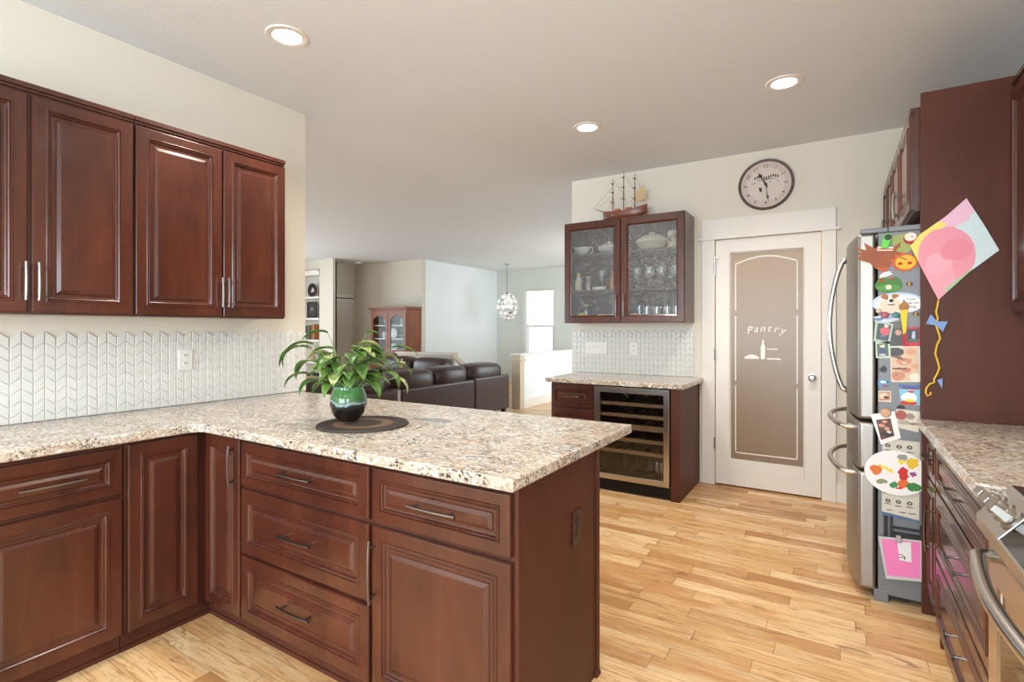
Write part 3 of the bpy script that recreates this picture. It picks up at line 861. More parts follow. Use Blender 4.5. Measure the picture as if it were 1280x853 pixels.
for y in (1.828, 1.760, 1.692, 1.245, 1.195, 1.140):
    c0 = on_panel(y, .48, .0)
    t = MB()
    rot = Matrix.Translation(c0) @ Vector((0, 0, 1)).rotation_difference(n_).to_matrix().to_4x4()
    t.lathe([(.028, 0), (.028, .004), (.020, .006), (.019, .024), (.017, .026), (.001, .026)], (0, 0, 0), 24)
    bmesh.ops.transform(t.b, matrix=rot, verts=t.b.verts)
    k_ = obj('knob', t, KNOBM, rg, world_=True, smooth=True)
    t = MB()
    t.prism([(-.012, .010), (.012, .010), (.009, .050), (-.009, .050)], -.025, .025, 'y')
    bmesh.ops.transform(t.b, matrix=rot, verts=t.b.verts)
    bmesh.ops.translate(t.b, vec=(-.335, -1.49, 0), verts=t.b.verts)
    obj('grip', t, KNOBM, k_, bevel=.002)
obj('cooktop', MB().box(.442, .964, ya + .004, yb - .004, .905, .924), BLKG, rg, world_=True, bevel=.002)
obj('cooktop_trim', MB().box(.44, .966, yb - .005, yb, .902, .926).box(.44, .966, ya, ya + .005, .902, .926), STEELH, rg, world_=True)
for cx, cy, r_ in ((.58, 1.68, .10), (.58, 1.30, .08), (.83, 1.68, .075), (.83, 1.30, .10)):
    obj('burner_ring', MB().lathe([(r_, .9245), (r_ + .003, .9245), (r_ + .003, .9241), (r_, .9241)], (cx, cy, 0), 36), simple('burner_mark', S(90, 90, 92), .3), rg, world_=True)

# ------------------------------------------------------------------ fridge
fg = thing('fridge', 'stainless french-door fridge covered with magnets and papers on its side', 'fridge', (0.5, 3.58, 0))
fy0, fy1 = 3.135, 4.03
obj('casing', MB().box(.172, .93, fy0, fy1, .035, 1.815), SIDEG, fg, world_=True, bevel=.006)
obj('base_grille', MB().box(.150, .30, fy0 + .03, fy1 - .02, .012, .06), BLACK, fg, world_=True)
obj('foot', MB().box(.155, .215, fy0 - .002, fy0 + .05, 0, .055), SIDEG, fg, world_=True, bevel=.004)
obj('foot', MB().box(.155, .215, fy1 - .05, fy1, 0, .055), SIDEG, fg, world_=True, bevel=.004)
obj('hinge_cover', MB().box(.10, .215, fy0 + .005, fy0 + .07, 1.815, 1.84), SIDEG, fg, world_=True, bevel=.006)
obj('hinge_cover', MB().box(.10, .215, fy1 - .07, fy1 - .005, 1.815, 1.84), SIDEG, fg, world_=True, bevel=.006)
obj('top_edge', MB().box(.215, .93, fy0 + .002, fy0 + .03, 1.815, 1.842), SIDEG, fg, world_=True, bevel=.004)
def bow(y):
    s = (y - (fy0 + fy1) / 2) / ((fy1 - fy0) / 2)
    return .088 - .040 * (1 - s * s)
def fdoor(name, a, b, z0, z1):
    n = 12
    pts = [(bow(a + (b - a) * i / n), a + (b - a) * i / n) for i in range(n + 1)]
    pts[0] = (pts[0][0] + .004, pts[0][1]); pts[-1] = (pts[-1][0] + .004, pts[-1][1])
    return obj(name, MB().prism(pts + [(.165, b), (.165, a)], z0, z1, 'z'), STEELD, fg, world_=True, bevel=.016, segs=6, smooth=True)
STEELD = steel('fridge_stainless', (.37, .345, .31), .42)
ym = (fy0 + fy1) / 2
d_r = fdoor('door', fy0, ym - .003, .890, 1.815)
d_l = fdoor('door', ym + .003, fy1, .890, 1.815)
w1 = fdoor('freezer_drawer', fy0, fy1, .640, .876)
w2 = fdoor('freezer_drawer', fy0, fy1, .045, .628)
def w2l(p): return (p[0] - .5, p[1] - 3.58, p[2])
for dd_, yh in ((d_r, ym - .045), (d_l, ym + .045)):
    t = MB()
    xs = bow(yh)
    pts = [(xs + .004, yh, .985), (xs - .012, yh, .995)]
    pts += [(xs - .022 - .062 * math.sin(PI * (i / 14)) ** .8, yh, 1.0 + .725 * i / 14) for i in range(15)]
    pts += [(xs - .012, yh, 1.732), (xs + .004, yh, 1.742)]
    t.tube([w2l(p) for p in pts], .0125, 12)
    obj('handle', t, CHROME2 if False else STEEL, dd_, smooth='all')
for dd_, zh in ((w1, .845), (w2, .610)):
    t = MB()
    pts = [(bow(fy0 + .10) + .004, fy0 + .10, zh - .01)]
    for i in range(17):
        s = i / 16
        y = fy0 + .10 + (fy1 - fy0 - .20) * s
        pts.append((bow(fy0 + .10) - .03 - .075 * math.sin(PI * s) ** .7, y, zh - .012 + .006 * math.sin(PI * s)))
    pts.append((bow(fy1 - .10) + .004, fy1 - .10, zh - .01))
    t.tube([w2l(p) for p in pts], .0135, 12)
    hd_ = obj('handle', t, STEEL, dd_, smooth='all')
    p = w2l((bow(fy0 + .10) - .018, fy0 + .099, zh - .011))
    obj('end_cap', MB().tube([(p[0] - .022, p[1] - .002, p[2]), (p[0] + .02, p[1], p[2])], .0158, 12), CHROME, hd_, smooth=True)

# ------------------------------------------------------------------ papers, photos and magnets on the fridge side
FSY = 3.135
layer = [0]
def flat(name, label, cat, poly, m_or_shapes, lift=None, th=.0012, base=None, wob=.003, group=None, rough=.6, plane=FSY, wscale=40.0, curl=0):
    cx = sum(p[0] for p in poly) / len(poly); cz = sum(p[1] for p in poly) / len(poly)
    l = .0008 if lift is None else lift
    if base is not None:
        m_ = blobs(name + '_print', base, [(s[0], s[1][0][0] - cx, s[1][0][1] - cz) + tuple(s[2:]) for s in m_or_shapes], wob, rough, wscale)
    else:
        m_ = m_or_shapes
    o = obj(name, MB().prism([(x - cx, z - cz) for x, z in poly], -l - th, -l, 'y'), m_, loc=(cx, plane, cz))
    tag(o, label, cat, group)
    return o
def disc(c, r_, n=20, rz_=None):
    return [(c[0] + r_ * math.cos(2 * PI * i / n), c[1] + (rz_ or r_) * math.sin(2 * PI * i / n)) for i in range(n)]
def rnd_card(name, label, cat, poly, base, shapes, **k):
    return flat(name, label, cat, poly, shapes, base=base, **k)
DKG = S(38, 48, 34)
# upper row
flat('paper_sheet', 'pale green paper behind the kite corner near the fridge top', 'paper', [(0.222,1.787),(0.278,1.801),(0.3,1.768),(0.303,1.718),(0.269,1.705),(0.238,1.723)], simple('pale_green_paper', S(160, 172, 104), .7, var=.08))
flat('round_magnet', 'white round character-free magnet with red rim near fridge top', 'magnet', disc([(0.3,1.776)][0], .028), [(S(238, 226, 212), [(0.3,1.783)], .024, .020), (S(40, 34, 34), [(0.306,1.783)], .003, .003)], base=S(176, 44, 40), lift=.002, th=.003, wob=.001)
tk = flat('turkey_craft', 'brown paper turkey of two handprints spread across the fridge corner', 'paper craft',
     [(0.078,1.756),(0.105,1.738),(0.125,1.732),(0.115,1.769),(0.141,1.751),(0.158,1.737),(0.174,1.752),(0.212,1.729),(0.238,1.743),(0.263,1.76),(0.26,1.741),(0.241,1.719),(0.287,1.7),(0.269,1.686),(0.241,1.688),(0.256,1.656),(0.225,1.666),(0.212,1.627),(0.193,1.621),(0.164,1.638),(0.138,1.668),(0.102,1.682),(0.078,1.7),(0.105,1.706),(0.082,1.724),(0.108,1.721),(0.078,1.748)],
     [(S(196, 92, 48), [(0.184,1.629)], .040, .014), (S(150, 84, 52), [(0.148,1.703)], .045, .03)], base=S(158, 86, 54), lift=.004, wob=.004)
sun_poly = []
_c = [(0.278,1.662)][0]
for i in range(22):
    a = 2 * PI * i / 22
    r_ = .062 if i % 2 == 0 else .044
    sun_poly.append((_c[0] + r_ * math.cos(a), _c[1] + r_ * .82 * math.sin(a)))
flat('sun_craft', 'orange-rayed yellow paper sun face with red cheeks', 'paper craft', sun_poly,
     [(S(236, 182, 50), [(0.281,1.662)], .040, .034), (S(180, 36, 34), [(0.26,1.656)], .009, .007), (S(180, 36, 34), [(0.297,1.657)], .009, .007), (S(170, 110, 60), [(0.269,1.682)], .022, .004, .5)], base=S(214, 92, 44), lift=.0065, wob=.001)
bc = thing('bag_clip', 'bright green clip holding a folded white card at the fridge top', 'clip', ([(0.203,1.765)][0][0], FSY - .004, [(0.203,1.765)][0][1]))
obj('clip_body', MB().prism([(-.020, -.030), (.010, -.030), (.024, .018), (.022, .034), (.008, .042), (-.006, .036), (-.012, .022)], -.012, 0), simple('green_plastic', S(98, 204, 58), .35), bc, bevel=.003)
obj('clip_eye', MB().lathe([(.001, -.0165), (.012, -.016), (.014, -.012)], (.008, 0, .022), 16, 'y'), BLACK, bc)
obj('card', MB().prism([(-.035, -.040), (.028, -.044), (.032, -.026), (-.030, -.018)], -.003, 0), blobs('striped_card', S(236, 226, 216), [(S(198, 96, 70), 0, -.034, -.03, -.003, .05)], 0), bc)
fp = []
_c = [(0.215,1.553)][0]
for i in range(28):
    a = 2 * PI * i / 28
    rx = .056; rz_ = .036 + (.012 if .3 < math.sin(a) and .35 < abs(math.cos(a)) < .85 else 0)
    fp.append((_c[0] + rx * math.cos(a), _c[1] + rz_ * math.sin(a)))
flat('frog_craft', 'green paper frog face with red eyes below the sun craft', 'paper craft', fp, [(S(88, 150, 70), [(0.215,1.541)], .046, .018), (S(186, 46, 44), [(0.187,1.578)], .010, .008), (S(186, 46, 44), [(0.228,1.587)], .010, .008), (S(222, 220, 196), [(0.215,1.545)], .012, .011)], base=S(72, 128, 58), lift=.002, wob=.002)
flat('paper_scrap', 'small crumpled white scrap on the frog craft', 'paper', [(0.177,1.602),(0.193,1.617),(0.219,1.623),(0.231,1.607),(0.206,1.596),(0.18,1.59)], simple('white_scrap', S(226, 226, 222), .7), lift=.004)
for nm, c in (('upper bee magnet right of the frog craft', (0.297,1.557)), ('lower bee magnet right of the yellow pencil doll', (0.321,1.411))):
    cc = c
    flat('bee_magnet', 'tiny brown and yellow ' + nm, 'magnet', disc(cc, .013, 12, .010), [(S(200, 160, 60), [cc], .006, .008), (S(110, 40, 36), [(cc[0] + .006, cc[1])], .004, .005)], base=S(92, 70, 54), th=.004, wob=.003)
flat('dog_card', 'oval white card with a brown and white dog face and writing', 'card', disc([(0.25,1.466)][0], .104, 32, .052),
     [(S(240, 240, 238), [(0.253,1.462)], .094, .044), (S(226, 208, 188), [(0.222,1.455)], .044, .040), (S(178, 108, 60), [(0.2,1.499)], .015, .012), (S(178, 108, 60), [(0.241,1.501)], .014, .010), (S(240, 232, 222), [(0.222,1.475)], .010, .022), (S(44, 36, 36), [(0.225,1.478)], .009, .008), (S(60, 44, 40), [(0.225,1.459)], .016, .003), (S(30, 26, 26), [(0.209,1.487)], .003, .003), (S(30, 26, 26), [(0.234,1.49)], .003, .003)], base=S(188, 208, 232), lift=.002, wob=.0015)
dgc = bpy.data.objects['dog_card']
INK = simple('black_ink', S(40, 38, 40), .6)
for k, s_ in enumerate(('I just', 'keep on', 'doing')):
    text(s_, .017, INK, dgc, (.052, -.0035, .018 - k * .018), name='handwriting', depth=.0002, shear=.3)
pd = thing('pencil_doll', 'yellow paper pencil doll with brown head hanging mid fridge side', 'paper craft', ([(0.275,1.411)][0][0], FSY - .006, [(0.275,1.411)][0][1]))
obj('body', MB().prism([(-.017, .020), (.015, .022), (.008, -.085), (-.004, -.10)], -.008, 0), simple('yellow_felt', S(226, 200, 60), .6), pd, bevel=.002)
obj('head', MB().prism([(-.018, .022), (.016, .024), (.020, .042), (.004, .058), (-.002, .074), (-.006, .056), (-.020, .044)], -.009, 0), simple('brown_felt', S(168, 118, 64), .7), pd, bevel=.002)
obj('red_legs', MB().prism([(-.006, -.10), (.006, -.10), (.006, -.142), (.020, -.145), (.020, -.153), (-.004, -.153)], -.005, 0), simple('red_felt', S(182, 30, 40), .6), pd)
for nm, lb, c, rr_, cl in (('round_magnet', 'red and white round magnet above the tilted child photo', (0.2,1.409), .016, S(168, 40, 48)), ('round_magnet', 'dark teal round magnet beside the yellow doll', (0.244,1.408), .015, S(40, 106, 104)), ('round_magnet', 'small tan magnet at the left edge above the child photos', (0.174,1.429), .012, S(196, 168, 136))):
    cc = c
    tag(centred(nm, MB().lathe([(.001, -.012), (rr_ * .8, -.011), (rr_, -.006), (rr_, 0)], (cc[0], FSY - .003, cc[1]), 20, 'y'), simple(nm, cl, .3), (cc[0], FSY, cc[1]), smooth=True), lb, 'magnet')
flat('paper_sheet', 'crumpled blue and white paper sticking out under the red magnet', 'paper', [(0.154,1.401),(0.244,1.412),(0.256,1.385),(0.206,1.369),(0.158,1.378)], [(S(150, 176, 214), [(0.212,1.401)], .03, .012), (S(110, 130, 168), [(0.174,1.389)], .02, .007)], base=S(206, 214, 226), lift=.0008)
def photo(label, poly, border, bpoly, base, shapes, lift=.001, grp=None):
    r = flat('photo', label, 'photo', bpoly, simple('photo_border', border, .4), lift=lift, th=.0008)
    cx = sum(p[0] for p in poly) / len(poly); cz = sum(p[1] for p in poly) / len(poly)
    m_ = blobs('photo_print', base, [(s[0], s[1][0][0] - cx, s[1][0][1] - cz) + tuple(s[2:]) for s in shapes], .004, .3, 60)
    L = r.location
    o = obj('print', MB().prism([(x - cx, z - cz) for x, z in poly], -lift - .0014, -lift - .0007), m_, r, loc=(cx - L[0], 0, cz - L[2]))
    return r
photo('tilted photo of a child in red with a pale dotted border', [(0.171,1.37),(0.225,1.358),(0.212,1.279),(0.164,1.291)], S(170, 190, 176), [(0.161,1.381),(0.234,1.365),(0.219,1.268),(0.154,1.279)], DKG, [(S(206, 66, 74), [(0.2,1.33)], .022, .018, .6), (S(222, 190, 170), [(0.206,1.354)], .009, .008), (S(96, 100, 140), [(0.19,1.307)], .014, .006)], .003)
photo('dark photo with a blurred hand behind the yellow doll', [(0.222,1.365),(0.275,1.377),(0.284,1.269),(0.215,1.26)], S(70, 66, 56), [(0.219,1.369),(0.284,1.38),(0.287,1.265),(0.215,1.256)], S(48, 44, 40), [(S(186, 140, 110), [(0.253,1.323)], .014, .012), (S(84, 80, 60), [(0.244,1.357)], .03, .014)])
photo('small red-edged photo of a figure on black at right of the doll', [(0.287,1.338),(0.333,1.342),(0.333,1.277),(0.287,1.276)], S(196, 32, 54), [(0.281,1.35),(0.339,1.35),(0.339,1.258),(0.275,1.257)], S(24, 24, 26), [(S(186, 180, 196), [(0.312,1.311)], .007, .020), (S(60, 90, 60), [(0.318,1.285)], .03, .008)], .002)
photo('small photo of a child in dark blue on grass', [(0.167,1.267),(0.212,1.272),(0.215,1.209),(0.171,1.204)], S(196, 206, 190), [(0.161,1.275),(0.219,1.279),(0.222,1.198),(0.164,1.196)], S(60, 92, 46), [(S(48, 58, 96), [(0.19,1.232)], .014, .018), (S(226, 206, 190), [(0.19,1.256)], .010, .009), (S(206, 206, 210), [(0.19,1.212)], .012, .005)], .003)
photo('large photo of a group of smiling faces', [(0.222,1.248),(0.33,1.254),(0.333,1.094),(0.228,1.085)], S(222, 214, 200), [(0.219,1.256),(0.336,1.258),(0.339,1.087),(0.225,1.081)], S(210, 178, 146), [(S(44, 36, 30), [(0.241,1.229)], .035, .022), (S(206, 150, 112), [(0.303,1.231)], .020, .016), (S(198, 134, 96), [(0.275,1.184)], .030, .018), (S(120, 72, 44), [(0.25,1.202)], .030, .006, .3), (S(212, 152, 118), [(0.318,1.162)], .020, .012), (S(186, 112, 78), [(0.284,1.142)], .018, .013), (S(196, 126, 92), [(0.25,1.113)], .030, .022), (S(96, 56, 36), [(0.256,1.148)], .03, .005), (S(60, 36, 30), [(0.244,1.117)], .004, .004), (S(236, 222, 196), [(0.318,1.109)], .024, .018), (S(250, 240, 230), [(0.275,1.176)], .010, .003)], .001)
flat('spade_magnet', 'small black spade-shaped magnet on bare grey metal', 'magnet', [(0.177,1.141),(0.187,1.153),(0.196,1.162),(0.206,1.15),(0.209,1.139),(0.2,1.126),(0.184,1.13)], simple('black_magnet', S(28, 30, 40), .4), th=.004)
flat('boat_magnet', 'small blue and red boat-shaped souvenir magnet', 'magnet', [(0.171,1.082),(0.184,1.094),(0.219,1.088),(0.222,1.077),(0.212,1.057),(0.174,1.058)], [(S(226, 230, 236), [(0.193,1.079)], .014, .006), (S(176, 44, 50), [(0.203,1.064)], .014, .004), (S(40, 40, 60), [(0.212,1.08)], .006, .004)], base=S(96, 156, 196), th=.004, wob=.003)
photo('small square photo of a brown and white pet', [(0.177,1.031),(0.222,1.034),(0.222,0.991),(0.177,0.988)], S(222, 208, 190), [(0.174,1.035),(0.225,1.038),(0.225,0.983),(0.174,0.983)], S(190, 132, 96), [(S(226, 196, 166), [(0.196,1.012)], .018, .014), (S(56, 36, 34), [(0.206,1.005)], .010, .006), (S(206, 96, 90), [(0.19,0.992)], .012, .005)])
flat('picture_card', 'bright blue cartoon picture card with white, red and yellow shapes', 'card', [(0.253,1.071),(0.336,1.071),(0.336,0.976),(0.263,0.974)], [(S(74, 110, 176), [(0.297,1.065)], .06, .008), (S(150, 60, 72), [(0.297,1.054)], .05, .004), (S(242, 242, 238), [(0.294,1.011)], .030, .022), (S(198, 62, 48), [(0.29,0.984)], .036, .010), (S(240, 208, 60), [(0.297,0.996)], .018, .008), (S(214, 66, 50), [(0.303,1.039)], .012, .005)], base=S(134, 196, 222), wob=.002)
# lower group
flat('newspaper_clipping', 'torn newspaper clipping with a drawing beneath the blue picture card', 'paper', [(0.244,0.954),(0.336,0.946),(0.33,0.846),(0.238,0.864)], [(S(150, 140, 124), [(0.3,0.92)], .016, .016), (S(176, 166, 148), [(0.275,0.89)], .026, .010), (S(132, 120, 106), [(0.312,0.886)], .018, .006)], base=S(216, 206, 188), lift=.002, wob=.004)
tag(centred('clip', MB().prism([([(0.244,0.954)][0][0], [(0.244,0.954)][0][1]), [(0.281,0.957)][0], [(0.272,0.971)][0], [(0.253,0.97)][0]], FSY - .012, FSY - .001), BLACK, ([(0.263,0.963)][0][0], FSY, [(0.263,0.963)][0][1]), bevel=.002), 'small black clip above the newspaper clipping', 'clip')
flat('round_magnet', 'dusty red round magnet on the newspaper clipping', 'magnet', disc([(0.263,0.924)][0], .022, 18), simple('dusty_red', S(166, 84, 78), .5), lift=.004, th=.005)
flat('newspaper_page', 'newspaper page with rows of portraits and a blue bottom band', 'paper', [(0.19,0.804),(0.336,0.801),(0.333,0.416),(0.187,0.422)],
     [(S(86, 108, 140), [(0.263,0.421)], -.12, -.014, .12)] + [(S(70, 66, 66), [p_], .011, .009) for p_ in [(0.212,0.501),(0.253,0.501),(0.297,0.501),(0.212,0.771),(0.256,0.769),(0.297,0.77)]] + [(S(60, 56, 58), [p_], .016, .0022) for p_ in [(0.212,0.486),(0.253,0.481),(0.297,0.482),(0.206,0.539),(0.269,0.542),(0.219,0.456),(0.269,0.453),(0.306,0.453),(0.212,0.748),(0.256,0.745),(0.3,0.747)]] + [(S(190, 184, 170), [p_], .005, .004) for p_ in [(0.212,0.501),(0.253,0.501),(0.297,0.501),(0.212,0.771),(0.256,0.769),(0.297,0.77)]], base=S(208, 202, 186), lift=.001, wob=.001)
photo('white-framed tilted photo of a family in dark red', [(0.164,0.892),(0.222,0.905),(0.238,0.821),(0.184,0.795)], S(238, 234, 230), [(0.141,0.917),(0.238,0.941),(0.263,0.812),(0.184,0.772)], S(92, 52, 42), [(S(206, 150, 120), [(0.187,0.866)], .012, .010), (S(206, 150, 120), [(0.209,0.853)], .010, .010), (S(40, 34, 40), [(0.206,0.825)], .026, .010), (S(226, 210, 196), [(0.215,0.838)], .010, .006), (S(214, 150, 110), [(0.2,0.887)], .010, .006)], .006)
cc = (0.203,0.931)
tag(centred('round_magnet', MB().lathe([(.001, -.012), (.018, -.011), (.022, -.006), (.022, 0)], (cc[0], FSY - .008, cc[1]), 20, 'y'), simple('tan_cork', S(206, 160, 128), .6), (cc[0], FSY, cc[1]), smooth=True), 'tan cork magnet holding the white-framed family photo', 'magnet')
flat('painted_plate', 'round white paper plate with blobs of red, orange, yellow and green paint', 'paper plate', disc([(0.244,0.643)][0], .128, 40, .108),
     [(S(226, 118, 50), [(0.164,0.647)], .024, .026), (S(240, 214, 70), [(0.203,0.66)], .034, .010, .5), (S(150, 152, 150), [(0.269,0.72)], .020, .016), (S(238, 212, 60), [(0.266,0.7)], .014, .008), (S(232, 192, 36), [(0.306,0.698)], .022, .026, .5), (S(206, 40, 38), [(0.272,0.643)], .020, .034), (S(232, 104, 38), [(0.272,0.593)], .026, .020), (S(60, 130, 66), [(0.312,0.584)], .026, .020), (S(60, 140, 80), [(0.234,0.583)], .014, .014), (S(150, 72, 140), [(0.309,0.645)], .012, .012), (S(140, 150, 110), [(0.187,0.591)], .024, .014), (S(200, 60, 60), [(0.256,0.571)], .012, .006)], base=S(240, 237, 234), lift=.009, th=.003, wob=.006, wscale=60)
cr = thing('clip_rack', 'black metal clip rack hanging behind the pink sheet', 'rack', ([(0.25,0.376)][0][0], FSY - .004, [(0.25,0.376)][0][1]))
obj('rack_frame', MB().box(-.055, -.040, -.012, 0, -.10, .05).box(-.030, -.020, -.012, 0, -.10, .05).box(.085, .10, -.012, 0, -.12, .03).box(-.02, .09, -.010, 0, -.004, .006).box(-.02, .09, -.010, 0, -.06, -.02), BLACK, cr)
ps = flat('pink_sheet', 'bright pink sheet in a clear sleeve low on the fridge side', 'paper', [(0.184,0.315),(0.336,0.329),(0.336,0.157),(0.209,0.141)], simple('pink_paper', S(238, 128, 184), .55), lift=.018)
L = ps.location
def onps(name, poly, m_, d):
    cx = sum(p[0] for p in poly) / len(poly); cz = sum(p[1] for p in poly) / len(poly)
    return obj(name, MB().prism([(x - L[0], z - L[2]) for x, z in poly], d - .0008, d), m_, ps)
sl = MB()
P4 = [(0.171,0.325),(0.342,0.338),(0.342,0.144),(0.203,0.124)]
q4 = [(0.184,0.315),(0.336,0.329),(0.336,0.157),(0.209,0.141)]
for i in range(4):
    j = (i + 1) % 4
    sl.prism([(P4[i][0] - L[0], P4[i][1] - L[2]), (P4[j][0] - L[0], P4[j][1] - L[2]), (q4[j][0] - L[0], q4[j][1] - L[2]), (q4[i][0] - L[0], q4[i][1] - L[2])], -.0202, -.0175)
obj('sleeve_edge', sl, simple('sleeve_grey', S(196, 196, 192), .3), ps)
o = onps('drawing', [(0.247,0.313),(0.3,0.321),(0.303,0.226),(0.256,0.226)], blobs('ink_drawing', S(230, 228, 226), [(S(90, 86, 90), -.006, .012, .012, .010), (S(230, 228, 226), -.006, .012, .008, .006), (S(90, 86, 90), .004, -.022, .014, .010, .4), (S(230, 228, 226), .004, -.022, .009, .006, .4), (S(80, 76, 80), .010, .006, .003, .010)], .003), -.0198)
tag(centred('clip', MB().box([(0.241,0.335)][0][0], [(0.263,0.34)][0][0], FSY - .030, FSY - .016, [(0.244,0.313)][0][1], [(0.244,0.348)][0][1]), NICK, ([(0.25,0.333)][0][0], FSY, [(0.25,0.333)][0][1]), bevel=.002), 'small silver clip at the top of the pink sheet', 'clip')

# paper kite on the tall cherry panel
KP = [(0.499,1.934),(0.557,1.811),(0.61,1.689),(0.507,1.596),(0.4,1.475),(0.35,1.597),(0.296,1.733),(0.332,1.786),(0.426,1.859)]
KPL = KP[:]
kt = flat('paper_kite', 'diamond paper kite painted pink, yellow, lilac and pale blue on the cherry panel', 'paper kite', KPL,
     [(S(232, 186, 208), [(0.471,1.872)], .10, .05, -.6), (S(204, 220, 224), [(0.538,1.795)], .05, .09, .3), (S(240, 218, 110), [(0.314,1.716)], .050, .085), (S(240, 218, 110), [(0.356,1.792)], .080, .024, -.62), (S(232, 150, 166), [(0.426,1.685)], .105, .125), (S(234, 160, 174), [(0.397,1.568)], .062, .105), (S(236, 168, 180), [(0.397,1.643)], .05, .05), (S(229, 138, 156), [(0.466,1.704)], .055, .05), (S(158, 200, 150), [(0.485,1.568)], .085, .014, -.75)], base=S(206, 220, 222), plane=3.0975, wob=.008, wscale=14, th=.002)
TAILM = simple('yellow_yarn', S(222, 176, 62), .7)
tl = [(0.4,1.475),(0.397,1.453),(0.391,1.42),(0.397,1.39),(0.391,1.357),(0.4,1.323),(0.406,1.297),(0.394,1.264),(0.388,1.226),(0.397,1.19),(0.403,1.16),(0.394,1.13),(0.383,1.107),(0.385,1.092),(0.368,1.084),(0.356,1.065),(0.353,1.042),(0.359,1.027),(0.371,1.036),(0.371,1.047)]
L = kt.location
obj('tail', MB().tube([(x - L[0], -.006, z - L[2]) for x, z in tl], .0042, 8), TAILM, kt, smooth=True)
BOWM = simple('blue_felt', S(126, 156, 206), .8)
def bow_(pts_):
    return MB().prism([(x - L[0], z - L[2]) for x, z in pts_], -.012, -.008)
obj('tail_bow', bow_([(0.353,1.364),(0.371,1.409),(0.394,1.375),(0.432,1.375),(0.414,1.327),(0.391,1.357)]), BOWM, kt)
obj('tail_bow', bow_([(0.394,1.104),(0.414,1.112),(0.412,1.064)]), BOWM, kt)

# ------------------------------------------------------------------ wall clock
ck = thing('wall_clock', 'round antique-style wall clock with brown rim above the pantry door', 'clock', (-0.497, KYW, 2.532))
R0 = .209
obj('rim', MB().lathe([(R0 - .022, -.012), (R0 - .016, -.026), (R0 - .004, -.03), (R0, -.02), (R0, 0)], (0, 0, 0), 48, 'y'), simple('clock_rim', S(92, 72, 68), .45, var=.25, vscale=30), ck, smooth=True)
obj('face', MB().lathe([(.001, -.014), (R0 - .02, -.014), (R0 - .02, 0)], (0, 0, 0), 48, 'y'), blobs('clock_face', S(206, 188, 180), [(S(216, 202, 194), 0, 0, .14, .14)], .01, .55), ck)
BI = simple('clock_ink', S(70, 58, 58), .6)
for k in range(1, 13):
    a = PI / 2 - k * PI / 6
    text(str(k), .040, BI, ck, (.150 * math.cos(a), -.0148, .150 * math.sin(a)), (PI / 2, -(a - PI / 2) , 0), 'numeral', .0004)
def hand(name, ang, L_, w_, y):
    a = math.radians(90 - ang)
    d = Vector((math.cos(a), math.sin(a))); n2 = Vector((-d.y, d.x))
    P = [(-d * .03 + n2 * w_ * .4), (d * L_ * .55 + n2 * w_ * .35), (d * L_ * .68 + n2 * w_ * 1.6), (d * L_ * .8 + n2 * w_ * .4), d * L_, (d * L_ * .8 - n2 * w_ * .4), (d * L_ * .68 - n2 * w_ * 1.6), (d * L_ * .55 - n2 * w_ * .35), (-d * .03 - n2 * w_ * .4)]
    obj(name, MB().prism([(p.x, p.y) for p in P], y - .002, y), BI if name != 'hour_hand' else BLACK, ck)
hand('hour_hand', 331, .125, .010, -.018)
hand('minute_hand', 172, .155, .006, -.021)
obj('centre_cap', MB().lathe([(.001, -.026), (.010, -.025), (.012, -.018)], (0, 0, 0), 16, 'y'), BLACK, ck)
t = MB()
random.seed(3)
for k in range(11):
    x = -.085 + k * .017; z = .058 + .008 * math.sin(k)
    t.prism([(x, z - .012), (x + .010, z - .008), (x + .012, z + .010), (x + .002, z + .014)], -.0148, -.014)
t.prism([(-.06, .036), (.08, .040), (.08, .044), (-.06, .040)], -.0148, -.014)
t.prism([(-.052, -.02), (-.030, -.024), (-.026, -.05), (-.040, -.062), (-.050, -.04)], -.0148, -.014)
for x in (-.10, -.085, -.02, .03, .085):
    t.prism([(x, .014), (x + .008, .014), (x + .008, .022), (x, .022)], -.0148, -.014)
obj('dial_ornament', t, BI, ck)

# ------------------------------------------------------------------ sailing ship model on top of the glass-door cabinet
sp = thing('model_ship', 'wooden three-masted model sailing ship on top of the glass-door cabinet', 'model ship', (-1.66, 4.60, 2.331))
HULLM = simple('ship_hull_wood', S(122, 58, 34), .35, coat=.3, var=.2, vscale=30)
t = MB()
n = 15
rings = []
for i in range(n + 1):
    s = i / n
    x = -.20 + .42 * s
    half = .048 * min(1, (1.0 - abs(2 * s - 1.0) ** 3.0)) ** .8 + .002
    keel = .012 + .03 * max(0, (.12 - s) / .12) + .045 * max(0, (s - .72) / .28) ** 1.3
    deck = .088 + .022 * abs(2 * s - 1) ** 2 + (.022 * max(0, (s - .6) / .4))
    ring = []
    for k in range(9):
        a = PI * k / 8
        y = half * math.copysign(abs(math.cos(a)) ** .6, math.cos(a))
        z = deck - (deck - keel) * math.sin(a) ** .8
        ring.append(t.b.verts.new((x, y, z)))
    rings.append(ring)
for i in range(n):
    for k in range(8):
        t.face([rings[i][k], rings[i + 1][k], rings[i + 1][k + 1], rings[i][k + 1]])
    t.face([rings[i][0], rings[i][8], rings[i + 1][8], rings[i + 1][0]])
t.face(rings[0]); t.face(rings[-1][::-1])
obj('hull', t, HULLM, sp, smooth=True)
obj('stand', MB().box(-.12, -.10, -.04, .04, 0, .03).box(.08, .10, -.04, .04, 0, .05).box(-.14, .13, -.012, .012, 0, .010), simple('dark_stand', S(60, 34, 26), .4), sp, bevel=.002)
obj('deck_house', MB().box(-.085, -.03, -.018, .018, .09, .115).box(.02, .075, -.02, .02, .092, .118), simple('deck_wood', S(178, 96, 58), .5), sp, bevel=.002)
obj('rudder', MB().box(.205, .222, -.003, .003, .03, .10), HULLM, sp)
